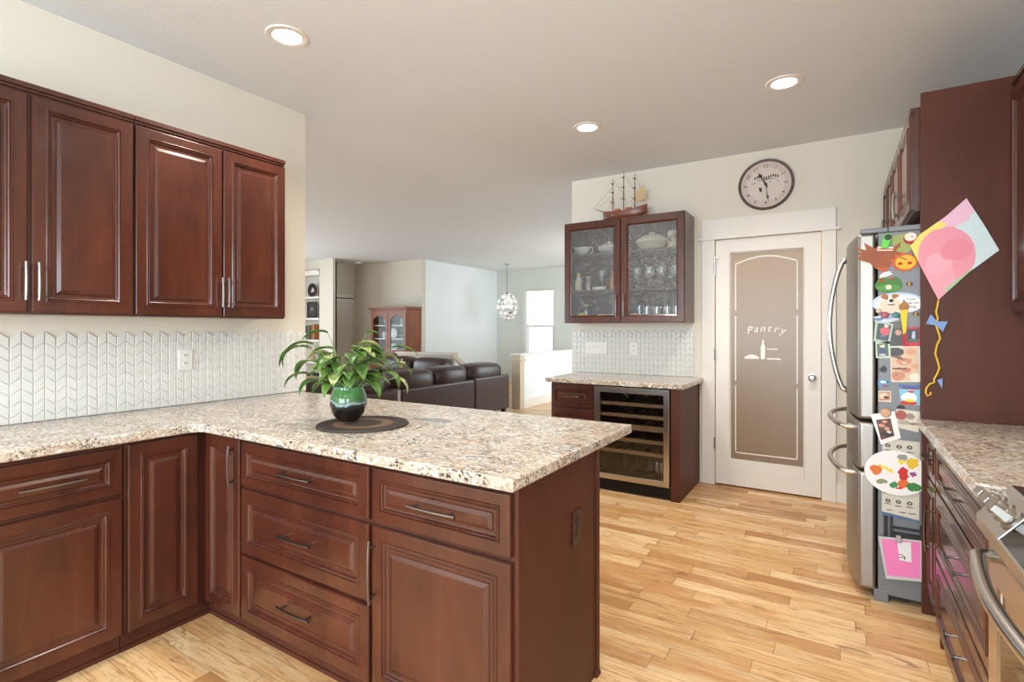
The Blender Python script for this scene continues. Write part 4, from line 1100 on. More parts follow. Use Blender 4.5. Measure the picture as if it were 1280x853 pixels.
obj('bowsprit', MB().tube([(-.19, 0, .105), (-.30, 0, .150)], [.005, .002], 8), simple('spar_wood', S(140, 92, 60), .5), sp)
SPAR = simple('mast_wood', S(112, 78, 56), .5)
for x, hh in ((-.105, .405), (.0, .455), (.105, .425)):
    mo = obj('mast', MB().tube([(x, 0, .09), (x, 0, hh * .7), (x, 0, hh)], [.005, .004, .002], 8), SPAR, sp)
    t = MB()
    for f, L_ in ((.45, .055), (.68, .045), (.88, .03)):
        t.tube([(x - .01, -L_, hh * f), (x - .01, L_, hh * f)], .0026, 6)
        t.lathe([(.009, -.006), (.009, .006)], (x, 0, hh * f), 8)
    obj('yards', t, SPAR, mo)
t = MB()
for a_, b_ in (((-.30, 0, .15), (-.105, 0, .33)), ((-.26, 0, .135), (-.105, 0, .26)), ((-.105, 0, .40), (0, 0, .25)), ((0, 0, .45), (.105, 0, .25)), ((.105, 0, .42), (.22, 0, .13)), ((.105, .0, .26), (.20, .0, .31)), ((.105, 0, .16), (.215, 0, .17))):
    t.tube([a_, b_], .0012, 5)
for x, hh in ((-.105, .40), (.0, .45), (.105, .42)):
    for dy in (-.042, .042):
        for dx in (-.02, 0, .02):
            t.tube([(x + dx, dy, .105), (x, 0, hh * .66)], .0008, 4)
obj('rigging', t, simple('rope', S(150, 122, 88), .8), sp)
t = MB()
A = [t.b.verts.new(p) for p in ((.115, -.001, .165), (.20, -.001, .18), (.195, -.001, .30), (.118, -.001, .25))]
B = [t.b.verts.new((v.co.x, .001, v.co.z)) for v in A]
t.face(A); t.face(B[::-1])
for i in range(4): t.face([A[i], B[i], B[(i + 1) % 4], A[(i + 1) % 4]])
obj('sail', t, simple('sail_cloth', S(206, 180, 134), .8), sp)

# ------------------------------------------------------------------ things inside the glass-door cabinet
def vessel(name, label, cat, pr, m_, loc, group=None, seg=20, parts=None, sx=1, sy=1, rz=0):
    t_ = thing(name, label, cat, loc, rz, group)
    obj(parts or 'body', MB().lathe(pr, (0, 0, 0), seg, 'z', sx, sy), m_, t_, smooth=True)
    return t_
def cup_handle(par, r_, z0, z1, m_, th=.004):
    obj('handle', MB().tube([(r_ * .95, 0, z0), (r_ + .018, 0, z0 + .004), (r_ + .022, 0, (z0 + z1) / 2), (r_ + .018, 0, z1 - .004), (r_ * .95, 0, z1)], th, 8), m_, par, smooth=True)
Z0, Z1, Z2 = 1.416, 1.701, 2.041
BX = -2.18
YD = 4.60
# top shelf
v = vessel('gravy_boat', 'white china gravy boat on the top shelf, behind the left glass door', 'gravy boat', [(.02, 0), (.03, .004), (.026, .012), (.05, .04), (.062, .075), (.058, .076), (.045, .04), (.001, .014)], CERA, (-2.055, YD - .03, Z2), None, 20, None, 1.35, .8)
obj('spout', MB().tube([(-.06, 0, .06), (-.10, 0, .082)], [.022, .010], 10), CERA, v, smooth=True)
cup_handle(v, .078, .02, .075, CERA)
v = vessel('covered_dish', 'white lidded china dish on the top shelf, beside the gravy boat', 'dish', [(.04, 0), (.05, .004), (.085, .035), (.095, .05), (.001, .05)], CERA, (-1.80, YD, Z2), None, 24, None, 1.2, .9)
obj('lid', MB().lathe([(.092, .052), (.085, .072), (.05, .092), (.012, .098), (.016, .112), (.001, .116)], (0, 0, 0), 24, 'z', 1.2, .9), CERA, v, smooth=True)
v = vessel('soup_tureen', 'large cream oval tureen with lid on the top shelf, behind the right glass door', 'tureen', [(.05, 0), (.06, .006), (.10, .035), (.125, .07), (.001, .072)], simple('cream_china', S(222, 212, 190), .25), (-1.40, YD, Z2), None, 28, None, 1.15, .8)
obj('lid', MB().lathe([(.128, .074), (.118, .10), (.07, .135), (.02, .145), (.022, .158), (.001, .164)], (0, 0, 0), 28, 'z', 1.15, .8), simple('cream_china_lid', S(226, 216, 196), .25), v, smooth=True)
v = vessel('mug', 'tall cream patterned mug on the top shelf, right of the tureen', 'mug', [(.045, 0), (.05, .005), (.05, .15), (.046, .15), (.044, .01), (.001, .008)], blobs('patterned_mug', S(214, 204, 180), [(S(140, 120, 90), -.02, .08, .02, .03), (S(160, 130, 96), .02, .10, .015, .02)], .02), (-1.20, YD - .03, Z2))
cup_handle(v, .05, .03, .12, CERA)
# middle shelf left
v = vessel('condiment_bottle', 'white bottle with a yellow cap on the middle shelf, far left', 'bottle', [(.028, 0), (.032, .005), (.032, .10), (.016, .125), (.015, .14), (.001, .14)], simple('white_bottle', S(226, 214, 190), .3), (-2.09, YD - .05, Z1))
obj('cap', MB().lathe([(.017, .135), (.017, .17), (.001, .172)], (0, 0, 0), 16), simple('yellow_cap', S(232, 182, 48), .35), v, smooth=True)
JARG = clear_glass('jar_glass', (.92, .93, .92), .16, haze=.25, hcol=(.9, .9, .9))
GLS = clear_glass('tumbler_glass', (.93, .95, .95), .22, haze=.30, hcol=(.95, .95, .95))
BLUG = clear_glass('blue_glass', (.45, .72, .85), .2, haze=.35, hcol=(.35, .6, .75))
v = vessel('glass_jar', 'clear glass jar with a metal lid next to the yellow-capped bottle', 'jar', [(.03, 0), (.035, .005), (.035, .10), (.028, .12), (.028, .125)], JARG, (-2.01, YD, Z1))
obj('lid', MB().lathe([(.03, .122), (.03, .14), (.001, .141)], (0, 0, 0), 16), NICK, v, smooth=True)
v = vessel('butter_dish', 'low white dish on the middle shelf, behind the left glass door', 'dish', [(.05, 0), (.06, .006), (.062, .03), (.001, .034)], CERA, (-1.88, YD - .05, Z1), None, 20, None, 1.1, .7)
v = vessel('stemmed_glass', 'clear stemmed glass standing behind the low white dish', 'glass', [(.03, 0), (.03, .003), (.004, .008), (.004, .08), (.03, .11), (.036, .16), (.030, .20), (.028, .20), (.034, .16), (.001, .10)], GLS, (-1.90, YD + .07, Z1))
v = vessel('sauce_bottle', 'orange-brown sauce bottle on the middle shelf beside the cabinet centre', 'bottle', [(.026, 0), (.030, .005), (.030, .075), (.012, .11), (.011, .15), (.001, .15)], simple('orange_sauce', S(206, 128, 62), .25), (-1.745, YD - .05, Z1))
obj('cap', MB().lathe([(.0135, .145), (.0135, .175), (.001, .176)], (0, 0, 0), 14), simple('red_brown_cap', S(120, 52, 36), .4), v, smooth=True)
# bottom left
v = vessel('mug', 'mustard yellow mug on the cabinet floor, far left', 'mug', [(.03, 0), (.038, .005), (.04, .075), (.036, .075), (.034, .01), (.001, .008)], simple('mustard_glaze', S(214, 182, 74), .25), (-2.05, YD - .06, Z0))
cup_handle(v, .04, .015, .06, simple('mustard_glaze2', S(214, 182, 74), .25))
v = vessel('glass_jar', 'clear jar with a yellow lid standing behind the mustard mug', 'jar', [(.03, 0), (.034, .005), (.034, .13), (.03, .14)], JARG, (-2.06, YD + .06, Z0))
obj('lid', MB().lathe([(.034, .14), (.034, .165), (.001, .166)], (0, 0, 0), 16), simple('yellow_lid', S(206, 176, 70), .4), v, smooth=True)
PINKC = simple('pink_teacup_china', S(222, 172, 164), .25)
for x, lb in ((-1.83, 'pink and white teacup in the middle of the cabinet floor, left door'), (-1.715, 'pink and white teacup at the right end, left door')):
    v = vessel('teacup', lb, 'teacup', [(.02, 0), (.025, .004), (.040, .035), (.043, .062), (.040, .062), (.036, .035), (.001, .008)], PINKC, (x, YD - .07, Z0), 'teacups behind the left glass door', rz=PI)
    cup_handle(v, .042, .015, .055, CERA)
v = vessel('sugar_bowl', 'small white bowl between the mustard mug and the teacups', 'bowl', [(.025, 0), (.03, .004), (.045, .03), (.042, .045), (.04, .045), (.036, .02), (.001, .01)], CERA, (-1.93, YD - .07, Z0))
# right, middle shelf: six wine glasses (made as copies)
wine = vessel('wine_glass', 'wine glass on the middle shelf behind the right glass door, front row left', 'wine glass', [(.032, 0), (.032, .003), (.004, .008), (.004, .075), (.030, .105), (.038, .145), (.032, .19), (.030, .19), (.036, .145), (.001, .085)], GLS, (-1.51, YD - .06, Z1), 'wine glasses on the middle shelf')
def dup(root, loc, label, group=None):
    r_ = root.copy(); COL.objects.link(r_); r_.location = loc; r_['label'] = label
    if group: r_['group'] = group
    for ch in list(root.children):
        c = ch.copy(); COL.objects.link(c); c.parent = r_
        for g_ in ch.children:
            d = g_.copy(); COL.objects.link(d); d.parent = c
    return r_
for k, (x, y, lb) in enumerate(((-1.40, -.06, 'front row second'), (-1.29, -.06, 'front row third'), (-1.18, -.06, 'front row right end'), (-1.455, .07, 'back row left'), (-1.345, .07, 'back row middle'), (-1.235, .07, 'back row right'))):
    dup(wine, (x, YD + y, Z1), 'wine glass on the middle shelf behind the right glass door, ' + lb)
tum = vessel('tumbler', 'clear tumbler on the cabinet floor behind the right door, front row left', 'tumbler', [(.026, 0), (.03, .004), (.036, .12), (.033, .12), (.028, .01), (.001, .008)], GLS, (-1.42, YD - .07, Z0), 'tumblers on the cabinet floor')
for x, y, lb in ((-1.33, -.07, 'front row second'), (-1.24, -.07, 'front row third'), (-1.165, -.07, 'front row right end'), (-1.38, .05, 'back row left'), (-1.285, .05, 'back row middle'), (-1.20, .05, 'back row right')):
    dup(tum, (x, YD + y, Z0), 'clear tumbler on the cabinet floor behind the right door, ' + lb)
v = vessel('tumbler', 'blue glass tumbler at the left end behind the right door', 'tumbler', [(.028, 0), (.034, .004), (.038, .14), (.035, .14), (.030, .01), (.001, .008)], BLUG, (-1.52, YD + .03, Z0))
v = vessel('teacup', 'single pink teacup in front of the blue tumbler', 'teacup', [(.02, 0), (.025, .004), (.040, .035), (.043, .062), (.040, .062), (.036, .035), (.001, .008)], PINKC, (-1.525, YD - .08, Z0))
cup_handle(v, .042, .015, .055, CERA)

# ------------------------------------------------------------------ placemat and plant on the peninsula
PMX, PMY = -1.787, 1.615
m, nt, bs = new_mat('woven_mat')
t_ = N(nt, 'TexCoord').outputs['Object']
ln = N(nt, 'VectorMath', {0: t_}, operation='LENGTH').outputs[1]
wv = M(nt, 'SINE', M(nt, 'MULTIPLY', ln, 620.0))
band = ramp(nt, M(nt, 'ADD', ln, M(nt, 'MULTIPLY', noise(nt, t_, 30, 2), .02)), [(0.0, S(88, 74, 62)), (.085, S(70, 58, 50)), (.10, S(150, 116, 88)), (.135, S(150, 116, 88)), (.145, S(78, 66, 58)), (.2, S(72, 62, 56))])
fine = noise(nt, t_, 160, 3, .7)
nt.links.new(mix(nt, M(nt, 'MULTIPLY', ramp(nt, fine, [(.4, (0, 0, 0, 1)), (.65, (1, 1, 1, 1))]), .6), band, S(52, 42, 38)), bs.inputs['Base Color'])
bs.inputs['Roughness'].default_value = .7
bump(nt, bs, M(nt, 'ADD', wv, fine), .6, .003)
tag(obj('placemat', MB().lathe([(.001, 0), (.196, 0), (.200, .003), (.196, .0075), (.001, .0075)], (0, 0, 0), 56), m, loc=(PMX, PMY, .9145), smooth=True), 'round woven dark brown placemat under the potted plant', 'placemat')
PLX, PLY, PLZ = -1.895, 1.625, .9225
pt = thing('potted_plant', 'leafy green houseplant in a glazed green and black round pot', 'potted plant', (PLX, PLY, PLZ))
m, nt, bs = new_mat('green_black_glaze')
t_ = N(nt, 'TexCoord').outputs['Object']
sz = N(nt, 'SeparateXYZ', {0: t_})
nz = noise(nt, t_, 14, 4, .6)
hgt = M(nt, 'ADD', sz.outputs[2], M(nt, 'MULTIPLY', M(nt, 'SUBTRACT', nz, .5), .05))
hgt = M(nt, 'ADD', hgt, M(nt, 'MULTIPLY', M(nt, 'SINE', M(nt, 'MULTIPLY', sz.outputs[0], 30.0)), .008))
gc_ = ramp(nt, M(nt, 'DIVIDE', hgt, .17), [(0.0, S(34, 26, 22)), (.36, S(26, 22, 20)), (.47, S(40, 44, 44)), (.52, S(150, 176, 178)), (.57, S(56, 96, 56)), (.78, S(88, 140, 78)), (.92, S(96, 150, 100)), (1.0, S(48, 92, 78))])
nt.links.new(gc_, bs.inputs['Base Color'])
bs.inputs['Roughness'].default_value = .08
bs.inputs['Coat Weight'].default_value = .6
obj('pot', MB().lathe([(.001, 0), (.044, 0), (.048, .004), (.070, .035), (.083, .075), (.080, .112), (.068, .140), (.064, .147), (.068, .156), (.066, .160), (.060, .158), (.058, .146), (.070, .12), (.001, .12)], (0, 0, 0), 40), m, pt, smooth='all')
obj('soil', MB().lathe([(.001, .132), (.062, .134), (.064, .13)], (0, 0, 0), 24), simple('soil', S(50, 36, 26), .9, bmp=.5), pt)
def leafmat(name, a, b, c):
    m, nt, bs = new_mat(name)
    t_ = coords(nt)
    n1 = noise(nt, t_, 26, 3, .6)
    n2 = noise(nt, t_, 90, 3, .6)
    col = mix(nt, ramp(nt, n1, [(.35, (0, 0, 0, 1)), (.65, (1, 1, 1, 1))]), a, b)
    if c:
        col = mix(nt, ramp(nt, n2, [(.46, (0, 0, 0, 1)), (.58, (1, 1, 1, 1))]), col, c)
    nt.links.new(col, bs.inputs['Base Color'])
    bs.inputs['Roughness'].default_value = .38
    return m
LGR = leafmat('green_leaf', S(42, 84, 32), S(96, 130, 52), None)
LVA = leafmat('variegated_leaf', S(92, 124, 54), S(136, 156, 82), S(188, 190, 130))
STM = simple('leaf_stem', S(112, 140, 74), .5)
random.seed(21)
lf = {0: MB(), 1: MB()}
st = MB()
def leaf(kind, tip_dir, start, rise, reach, L_, W_, droop):
    """stem rises from the pot and arches out; the leaf hangs from its end"""
    d = Vector((math.cos(tip_dir), math.sin(tip_dir), 0))
    W_ *= 1.18
    p0 = Vector(start)
    p1 = p0 + Vector((0, 0, rise * .6)) + d * reach * .25
    p2 = p0 + Vector((0, 0, rise)) + d * reach
    pts = [p0.lerp(p1, k / 6).lerp(p1.lerp(p2, k / 6), k / 6) for k in range(7)]
    st.tube(pts, [.0028 - .0002 * k for k in range(7)], 6)
    side = Vector((-d.y, d.x, 0))
    ang = 0
    n_ = 8
    pos = p2.copy()
    ang = min(.25, math.atan2((p2 - pts[-2]).z, (p2 - pts[-2]).dot(d)))
    prev = None
    t = lf[kind]
    for k in range(n_ + 1):
        s = k / n_
        w = W_ * (math.sin(PI * min(1, s * .93 + .05) ** .75)) ** .9 * (1 - .25 * s)
        if k == n_: w = .0008
        up = d * (-math.sin(ang)) + Vector((0, 0, math.cos(ang)))
        mid = pos
        row = [t.b.verts.new(mid - side * w + up * w * .30), t.b.verts.new(mid - side * w * .5 + up * w * .08), t.b.verts.new(mid), t.b.verts.new(mid + side * w * .5 + up * w * .08), t.b.verts.new(mid + side * w + up * w * .30)]
        if prev:
            for q in range(4):
                t.face([prev[q], prev[q + 1], row[q + 1], row[q]])
        prev = row
        pos = pos + (d * math.cos(ang) + Vector((0, 0, math.sin(ang)))) * (L_ / n_)
        ang -= droop / n_
# camera-left is about (-.85,-.53); arching outer leaves first
cl = math.atan2(-.53, -.85)
spec = [(0, cl + .00, .20, .155, .19, .030, 1.5), (0, cl + .35, .22, .13, .20, .034, 1.9), (0, cl - .35, .13, .16, .17, .030, 1.6), (0, cl + .1, .08, .15, .14, .027, 1.3), (0, cl - .7, .17, .10, .16, .032, 2.2), (0, cl + .8, .06, .12, .12, .024, 1.6),
        (0, cl + .15, .27, .07, .12, .032, 1.2), (0, cl - .5, .03, .12, .12, .024, 1.2),
        (0, cl + PI, .20, .17, .14, .024, .8), (0, cl + PI + .3, .12, .17, .14, .024, 1.7), (0, cl + PI - .35, .09, .16, .13, .024, 1.8), (0, cl + PI - .7, .05, .13, .12, .024, 1.6), (1, cl + PI + .6, .16, .12, .15, .026, 1.6), (1, cl + PI - .1, .06, .18, .12, .022, 1.8),
        (1, cl + PI, .22, .03, .11, .036, 1.2), (1, cl + 2.5, .20, .03, .11, .036, 1.0), (1, cl + 4.0, .18, .05, .12, .038, 1.3), (0, cl + PI, .27, .06, .06, .026, .8),
        (0, cl + 1.6, .13, .05, .12, .034, 1.5), (1, cl + 1.5, .10, .06, .12, .036, 1.9), (1, cl + 1.2, .16, .05, .11, .032, 1.6), (0, cl + 1.9, .08, .07, .11, .032, 2.0), (0, cl + 1.3, .05, .08, .11, .026, 1.9), (0, cl + 2.2, .12, .08, .12, .03, 1.8)]
for k, a, rise, reach, L_, W_, dr_ in spec:
    if reach > .1: dr_ += .35
    leaf(k, a, (.022 * math.cos(a), .022 * math.sin(a), .13), rise, reach, L_, W_, dr_)
for q in range(48):
    a = random.uniform(0, 2 * PI)
    leaf(random.choice((0, 0, 1)), a, (.03 * math.cos(a), .03 * math.sin(a), .13), random.uniform(.06, .20), random.uniform(.02, .08), random.uniform(.08, .13), random.uniform(.022, .038), random.uniform(.7, 1.7))
for k, nm in ((0, 'foliage'), (1, 'foliage')):
    o = obj(nm, lf[k], LGR if k == 0 else LVA, pt, smooth='all')
    md = o.modifiers.new('thickness', 'SOLIDIFY'); md.thickness = .0008
    if k: o['label'] = 'pale variegated leaves'
    else: o['label'] = 'deep green arching leaves'
obj('stems', st, STM, pt, smooth='all')

# ------------------------------------------------------------------ leather sectional sofa
LEA = simple('dark_brown_leather', S(60, 38, 35), .32, spec=.5, var=.15, vscale=6, bmp=.2, bscale=30)
so = thing('sectional_sofa', 'dark brown leather sectional sofa seen from behind, beyond the peninsula', 'sofa', (-5.2, 5.6, 0))
def pad(name, x0, x1, y0, y1, z0, z1, p=.35, tilt=0):
    t = MB().ball(((x0 + x1) / 2, (y0 + y1) / 2, (z0 + z1) / 2), (x1 - x0) / 2, (y1 - y0) / 2, (z1 - z0) / 2, 28, 14, p)
    return obj(name, t, LEA, so, smooth='all', world_=True)
for y0, y1 in ((3.15, 4.60), (4.67, 6.19), (6.20, 7.15)):
    obj('back', MB().box(-4.72, -4.50, y0, y1, .06, .615 if y0 > 6 else .60), LEA, so, world_=True, bevel=.03, segs=3)
    obj('base', MB().box(-5.45, -4.72, y0, y1, .06, .30), LEA, so, world_=True, bevel=.02)
for y0, y1 in ((3.2, 3.85), (3.87, 4.55), (4.70, 5.43), (5.45, 6.17), (6.19, 7.1)):
    pad('back_cushion', -4.98, -4.55, y0, y1, .50, .815, .55)
    pad('seat_cushion', -5.50, -4.78, y0, y1, .28, .48, .3)
obj('back', MB().box(-7.0, -4.72, 6.95, 7.15, .06, .62), LEA, so, world_=True, bevel=.03, segs=3)
obj('base', MB().box(-7.0, -5.46, 6.2, 6.95, .06, .30), LEA, so, world_=True, bevel=.02)
for x0, x1 in ((-7.0, -6.25), (-6.24, -5.5)):
    pad('back_cushion', x0, x1, 6.66, 7.05, .48, .86, .55)
    pad('seat_cushion', x0, x1, 6.15, 6.80, .28, .48, .3)
obj('arm', MB().prism([(6.15, .06), (7.15, .06), (7.15, .66), (6.6, .62), (6.15, .55)], -7.2, -7.0, 'x'), LEA, so, world_=True, bevel=.03, segs=3)
for fx, fy in ((-4.58, 3.25), (-4.58, 4.5), (-4.58, 6.1), (-4.58, 7.08), (-5.38, 3.25), (-6.9, 7.08), (-6.9, 6.28), (-7.1, 6.3)):
    obj('foot', MB().box(fx - .03, fx + .03, fy - .03, fy + .03, 0, .07), BLACK, so, world_=True)
obj('connector', MB().box(-4.60, -4.505, 4.61, 4.66, .06, .60), simple('pale_metal_strip', S(176, 172, 170), .4, metal=.6), so, world_=True)
bw = thing('bow_accent', 'small gold and white bow ornament behind the plant, on the sofa back', 'accent', (-4.79, 4.98, .872))  # gold and cream bow-shaped spot of unknown kind, built as a solid
GO = simple('gold', S(214, 176, 96), .3, metal=.6)
obj('petals', MB().ball((-.03, 0, .03), .035, .012, .016, 10, 6).ball((.03, 0, .03), .035, .012, .016, 10, 6).ball((0, 0, .055), .012, .012, .032, 10, 6).ball((0, 0, .03), .012, .015, .012, 10, 6), simple('cream_petal', S(230, 214, 178), .5), bw, smooth='all')
obj('base', MB().lathe([(.02, -.035), (.018, -.03), (.004, -.025), (.004, .03)], (0, 0, 0), 12), GO, bw)

# ------------------------------------------------------------------ china cabinet against the far wall
cc_ = thing('china_cabinet', 'tall wooden china cabinet with two arched glass doors by the far wall', 'china cabinet', (-7.98, 8.1, 0))
OAK = cherry('reddish_oak', (.34, .095, .022), (.17, .045, .012), rough=.45, coat=.05)
x0, x1, y0, y1 = -8.50, -7.46, 7.90, 8.325
obj('lower_body', MB().box(x0, x1, y0 - .03, y1, .06, .80).box(x0 + .02, x1 - .02, y0, y1, 0, .06), OAK, cc_, world_=True, bevel=.005)
up = MB().box(x0 + .01, x0 + .04, y0, y1, .80, 1.74).box(x1 - .04, x1 - .01, y0, y1, .80, 1.74).box(x0 + .04, x1 - .04, y1 - .02, y1, .80, 1.74).box(x0 + .04, x1 - .04, y0, y1 - .02, 1.70, 1.74)
obj('upper_body', up, OAK, cc_, world_=True)
obj('cornice', MB().box(x0 - .02, x1 + .02, y0 - .04, y1, 1.74, 1.765).box(x0 - .035, x1 + .03, y0 - .055, y1, 1.765, 1.80), OAK, cc_, world_=True, bevel=.005)
for zz in (1.14, 1.42):
    obj('shelf', MB().box(x0 + .04, x1 - .04, y0 + .03, y1 - .02, zz - .018, zz), simple('white_shelf', S(226, 222, 212), .4), cc_, world_=True)
obj('lining', MB().box(x0 + .04, x1 - .04, y1 - .03, y1 - .021, .80, 1.70), simple('grey_lining', S(150, 150, 140), .8), cc_, world_=True)
def arched(xa, xb, za, zb, y):
    t = MB()
    w = .065
    out = [(xa, za), (xb, za), (xb, zb), (xa, zb)]
    t.box(xa, xa + w, y, y + .02, za, zb); t.box(xb - w, xb, y, y + .02, za, zb)
    t.box(xa + w, xb - w, y, y + .02, za, za + .07)
    n = 12
    ia, ib = xa + w, xb - w
    arc = [(ia + (ib - ia) * i / n, zb - .16 + .085 * math.sin(PI * i / n)) for i in range(n + 1)]
    for i in range(n):
        t.prism([arc[i], arc[i + 1], (arc[i + 1][0], zb), (arc[i][0], zb)], y, y + .02)
    return t
for xa, xb, hx in ((x0 + .015, -7.985, -8.01), (-7.975, x1 - .015, -7.95)):
    d = obj('door', arched(xa, xb, .83, 1.70, y0 - .018), OAK, cc_, world_=True)
    obj('glass', MB().box(xa + .06, xb - .06, y0 - .010, y0 - .006, .89, 1.63), GLASS, d, loc=(7.98, -8.1, 0))
    obj('knob', MB().lathe([(.001, y0 - .045), (.012, y0 - .04), (.008, y0 - .018)], (hx, 0, 1.24), 12, 'y'), simple('knob_white', S(220, 214, 200), .3), d, loc=(7.98, -8.1, 0))
for xa, xb in ((x0 + .02, -7.985), (-7.975, x1 - .02)):
    obj('lower_door', MB().rings_rect(xa + 7.98, xb + 7.98, .10, .76, prof(1.2), y0 - 8.1 - .03), OAK, cc_)
GRNC = simple('pale_green_china', S(176, 184, 160), .3)
k = 0
for zz, sh_ in ((.815, 'bottom'), (1.14, 'middle'), (1.42, 'top')):
    for x, sd in ((-8.33, 'far left'), (-8.14, 'left'), (-7.82, 'right'), (-7.64, 'far right')):
        if sh_ == 'bottom' and sd in ('far left', 'far right') : continue
        if k % 3 == 0:
            v = thing('china_plate', 'china plate standing upright on the %s shelf of the china cabinet, %s' % (sh_, sd), 'plate', (x, 8.22, zz + .11), 0, 'china in the far cabinet')
            obj('plate', MB().lathe([(.001, 0), (.06, -.002), (.105, -.014), (.108, -.012), (.06, .004), (.001, .005)], (0, 0, 0), 24, 'y'), CERA, v, smooth=True)
        elif k % 3 == 1:
            v = vessel('china_bowl', 'footed china bowl on the %s shelf of the china cabinet, %s' % (sh_, sd), 'bowl', [(.03, 0), (.035, .01), (.02, .02), (.06, .05), (.08, .09), (.076, .09), (.001, .04)], GRNC, (x, 8.12, zz), 'china in the far cabinet')
        else:
            v = vessel('china_pitcher', 'small white pitcher on the %s shelf of the china cabinet, %s' % (sh_, sd), 'pitcher', [(.03, 0), (.045, .03), (.048, .07), (.03, .12), (.035, .15), (.032, .15), (.001, .1)], CERA, (x, 8.12, zz), 'china in the far cabinet')
            cup_handle(v, .042, .04, .12, CERA)
        k += 1

# ------------------------------------------------------------------ built-in bookcase
bk = thing('bookcase', 'white built-in bookcase at the left end of the living room', 'bookcase', (-9.9, 7.45, 0))
WH = simple('white_bookcase_paint', S(232, 228, 220), .45)
obj('frame', MB().box(-10.395, -10.35, 7.28, 7.6, 0, 2.6).box(-9.40, -9.362, 7.28, 7.6, 0, 2.6).box(-10.35, -9.40, 7.58, 7.6, 0, 2.6), WH, bk, world_=True)
obj('crown', MB().box(-10.40, -9.36, 7.23, 7.6, 2.50, 2.57).box(-10.40, -9.36, 7.20, 7.6, 2.57, 2.60), WH, bk, world_=True, bevel=.004)
for zz in (.17, .64, 1.11, 1.58, 2.04):
    obj('shelf', MB().box(-10.35, -9.40, 7.26, 7.58, zz - .04, zz), WH, bk, world_=True)
v = thing('decorative_plate', 'dark round plate with a pale flower on the upper bookcase shelf', 'plate', (-9.80, 7.42, 2.04 + .155))
obj('plate', MB().lathe([(.001, 0), (.10, -.004), (.155, -.02), (.155, -.014), (.10, .006), (.001, .008)], (0, 0, 0), 28, 'y'), simple('dark_glaze', S(44, 42, 50), .2, var=.3), v, smooth=True)
obj('painted_flower', MB().ball((0, -.006, .01), .035, .006, .05, 12, 6).ball((-.03, -.006, -.02), .03, .005, .03, 10, 6).ball((.03, -.006, -.01), .025, .005, .03, 10, 6), simple('pale_flower', S(214, 204, 180), .5), v, smooth='all')
obj('easel', MB().box(-.05, .05, -.03, .06, -.155, -.14), BLACK, v)
v = thing('framed_picture', 'dark leaning picture frame on the second bookcase shelf', 'picture frame', (-9.82, 7.42, 1.58))
obj('frame', MB().frame(-.16, .16, 0, .36, [(0, -.02), (.03, -.02), (.035, -.012)], 0), simple('dark_frame', S(50, 44, 44), .4), v)
obj('picture', MB().box(-.127, .127, -.012, -.006, .033, .327), blobs('dark_picture', S(70, 62, 62), [(S(150, 140, 132), .0, .20, .05, .03), (S(110, 100, 96), -.04, .14, .05, .02)], .01), v)
cols = [S(110, 84, 66), S(176, 160, 138), S(70, 72, 70), S(92, 104, 84), S(60, 52, 50), S(150, 92, 48), S(176, 112, 60)]
names = ['brown', 'pale tan', 'dark grey', 'grey-green', 'black-brown', 'orange-brown', 'light orange']
x = -10.02
for k, (c_, nm) in enumerate(zip(cols, names)):
    w_ = (.06, .07, .055, .075, .06, .05, .05)[k]; h_ = (.30, .29, .31, .30, .28, .32, .33)[k]
    b_ = thing('book', '%s book standing in the row on the middle bookcase shelf' % nm, 'book', (x, 7.30, 1.11), 0, 'books on the middle bookcase shelf')
    obj('cover', MB().box(0, w_ - .004, 0, .20, 0, h_), simple('book_%d' % k, c_, .6), b_, bevel=.003)
    obj('pages', MB().box(.004, w_ - .008, .004, .203, h_ - .004, h_ + .001), CERA, b_)
    x += w_
v = thing('figurine', 'pale white flower figurine on the bookcase shelf just above the plant', 'figurine', (-9.80, 7.42, .64))
t = MB()
random.seed(5)
for k in range(14):
    a = random.uniform(0, 2 * PI); r_ = random.uniform(0, .10)
    t.ball((r_ * math.cos(a), r_ * math.sin(a) * .6, random.uniform(.16, .32)), .045, .03, .04, 10, 6)
obj('blossoms', t, simple('pale_blossom', S(220, 206, 188), .6), v, smooth='all')
obj('vase', MB().lathe([(.05, 0), (.07, .05), (.04, .14), (.05, .17), (.001, .17)], (0, 0, 0), 16), simple('vase_tan', S(186, 160, 134), .4), v, smooth=True)
for k, (c_, nm) in enumerate(((S(52, 34, 34), 'dark maroon'), (S(196, 170, 90), 'yellow'), (S(70, 74, 78), 'slate'))):
    b_ = thing('book', '%s book in the low stack on the bottom bookcase shelf' % nm, 'book', (-9.95, 7.30, .17 + k * .07), 0, 'books stacked on the bottom bookcase shelf')
    obj('cover', MB().box(0, .32, 0, .22, 0, .066), simple('stack_%d' % k, c_, .6), b_, bevel=.003)

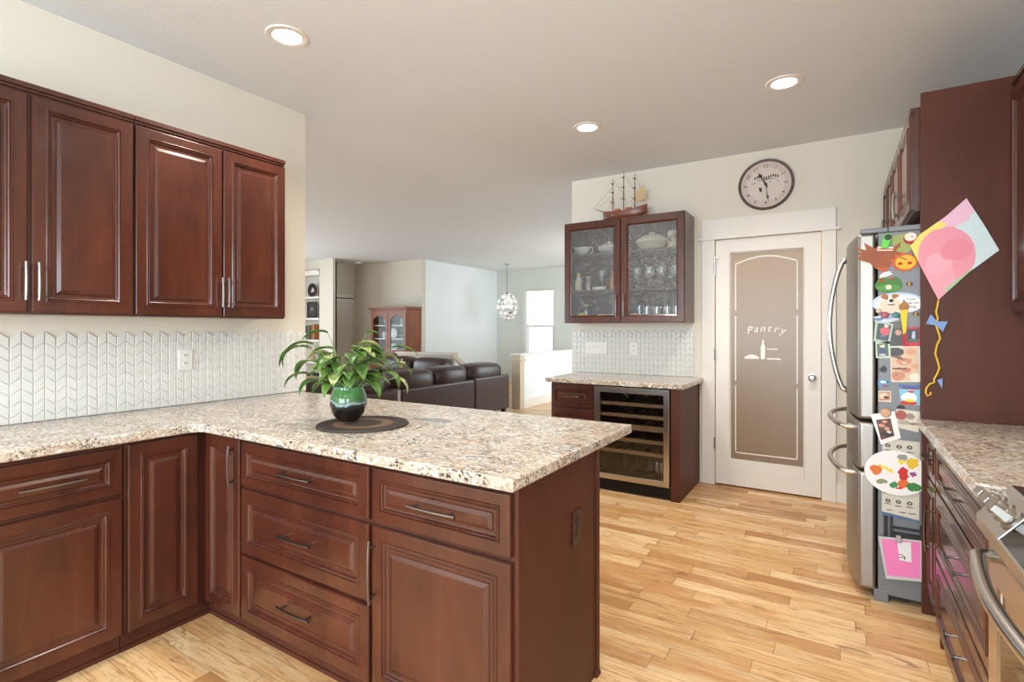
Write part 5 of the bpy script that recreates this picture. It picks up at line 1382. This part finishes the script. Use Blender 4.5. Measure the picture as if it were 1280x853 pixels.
# ------------------------------------------------------------------ chandelier, smoke detector
cx, cy = -6.34, 9.96
ch = thing('chandelier', 'small globe chandelier of clear crystal petals over the stairs', 'chandelier', (cx, cy, H))
obj('canopy', MB().lathe([(.07, 0), (.065, -.02), (.015, -.035), (.001, -.036)], (0, 0, 0), 20), NICK, ch, smooth=True)
t = MB()
for k in range(26):
    z = -.035 - k * .024
    t.tube([(.006 * math.cos(k * PI / 2), .006 * math.sin(k * PI / 2), z), (-.006 * math.cos(k * PI / 2), -.006 * math.sin(k * PI / 2), z - .026)], .0035, 6)
obj('chain', t, simple('dark_chain', S(80, 80, 76), .4, metal=.7), ch)
obj('frame', MB().lathe([(.02, -.66), (.03, -.72), (.02, -1.25), (.001, -1.26)], (0, 0, 0), 12).ball((0, 0, -.80), .04, .04, .05).ball((0, 0, -1.0), .04, .04, .05).ball((0, 0, -1.15), .035, .035, .04), NICK, ch, smooth='all')
CRY = clear_glass('crystal', (.97, .98, .98), .35, haze=.8, hcol=(.95, .95, .95))
random.seed(11)
cnt = 0
for lev in range(7):
    ph = -PI / 2 + PI * (lev + .5) / 7
    nn = max(4, int(13 * math.cos(ph)))
    for k in range(nn):
        a = 2 * PI * (k + (lev % 2) * .5) / nn
        R_ = Vector((.225 * math.cos(ph) * math.cos(a), .225 * math.cos(ph) * math.sin(a), -.98 + .30 * math.sin(ph)))
        t = MB()
        nrm = Vector((math.cos(ph) * math.cos(a), math.cos(ph) * math.sin(a), math.sin(ph)))
        t.ball((0, 0, 0), .048, .012, .055, 8, 5)
        rot = Vector((0, 1, 0)).rotation_difference(nrm).to_matrix().to_4x4()
        bmesh.ops.transform(t.b, matrix=Matrix.Translation(R_) @ rot, verts=t.b.verts)
        obj('crystal_petal', t, CRY if (k + lev) % 3 else CHROME, ch)
        cnt += 1
ld = bpy.data.lights.new('chandelier_bulb', 'POINT'); ld.energy = 10; ld.color = (1, .9, .75); ld.shadow_soft_size = .08
lo = bpy.data.objects.new('chandelier_bulb', ld); COL.objects.link(lo); lo.parent = ch; lo.location = (0, 0, -.92)
sd = thing('smoke_detector', 'small white smoke detector on the ceiling by the hall door', 'smoke detector', (-9.0, 8.0, H))
obj('body', MB().lathe([(.001, -.035), (.05, -.034), (.068, -.02), (.07, 0)], (0, 0, 0), 24), WHITEP, sd, smooth=True)
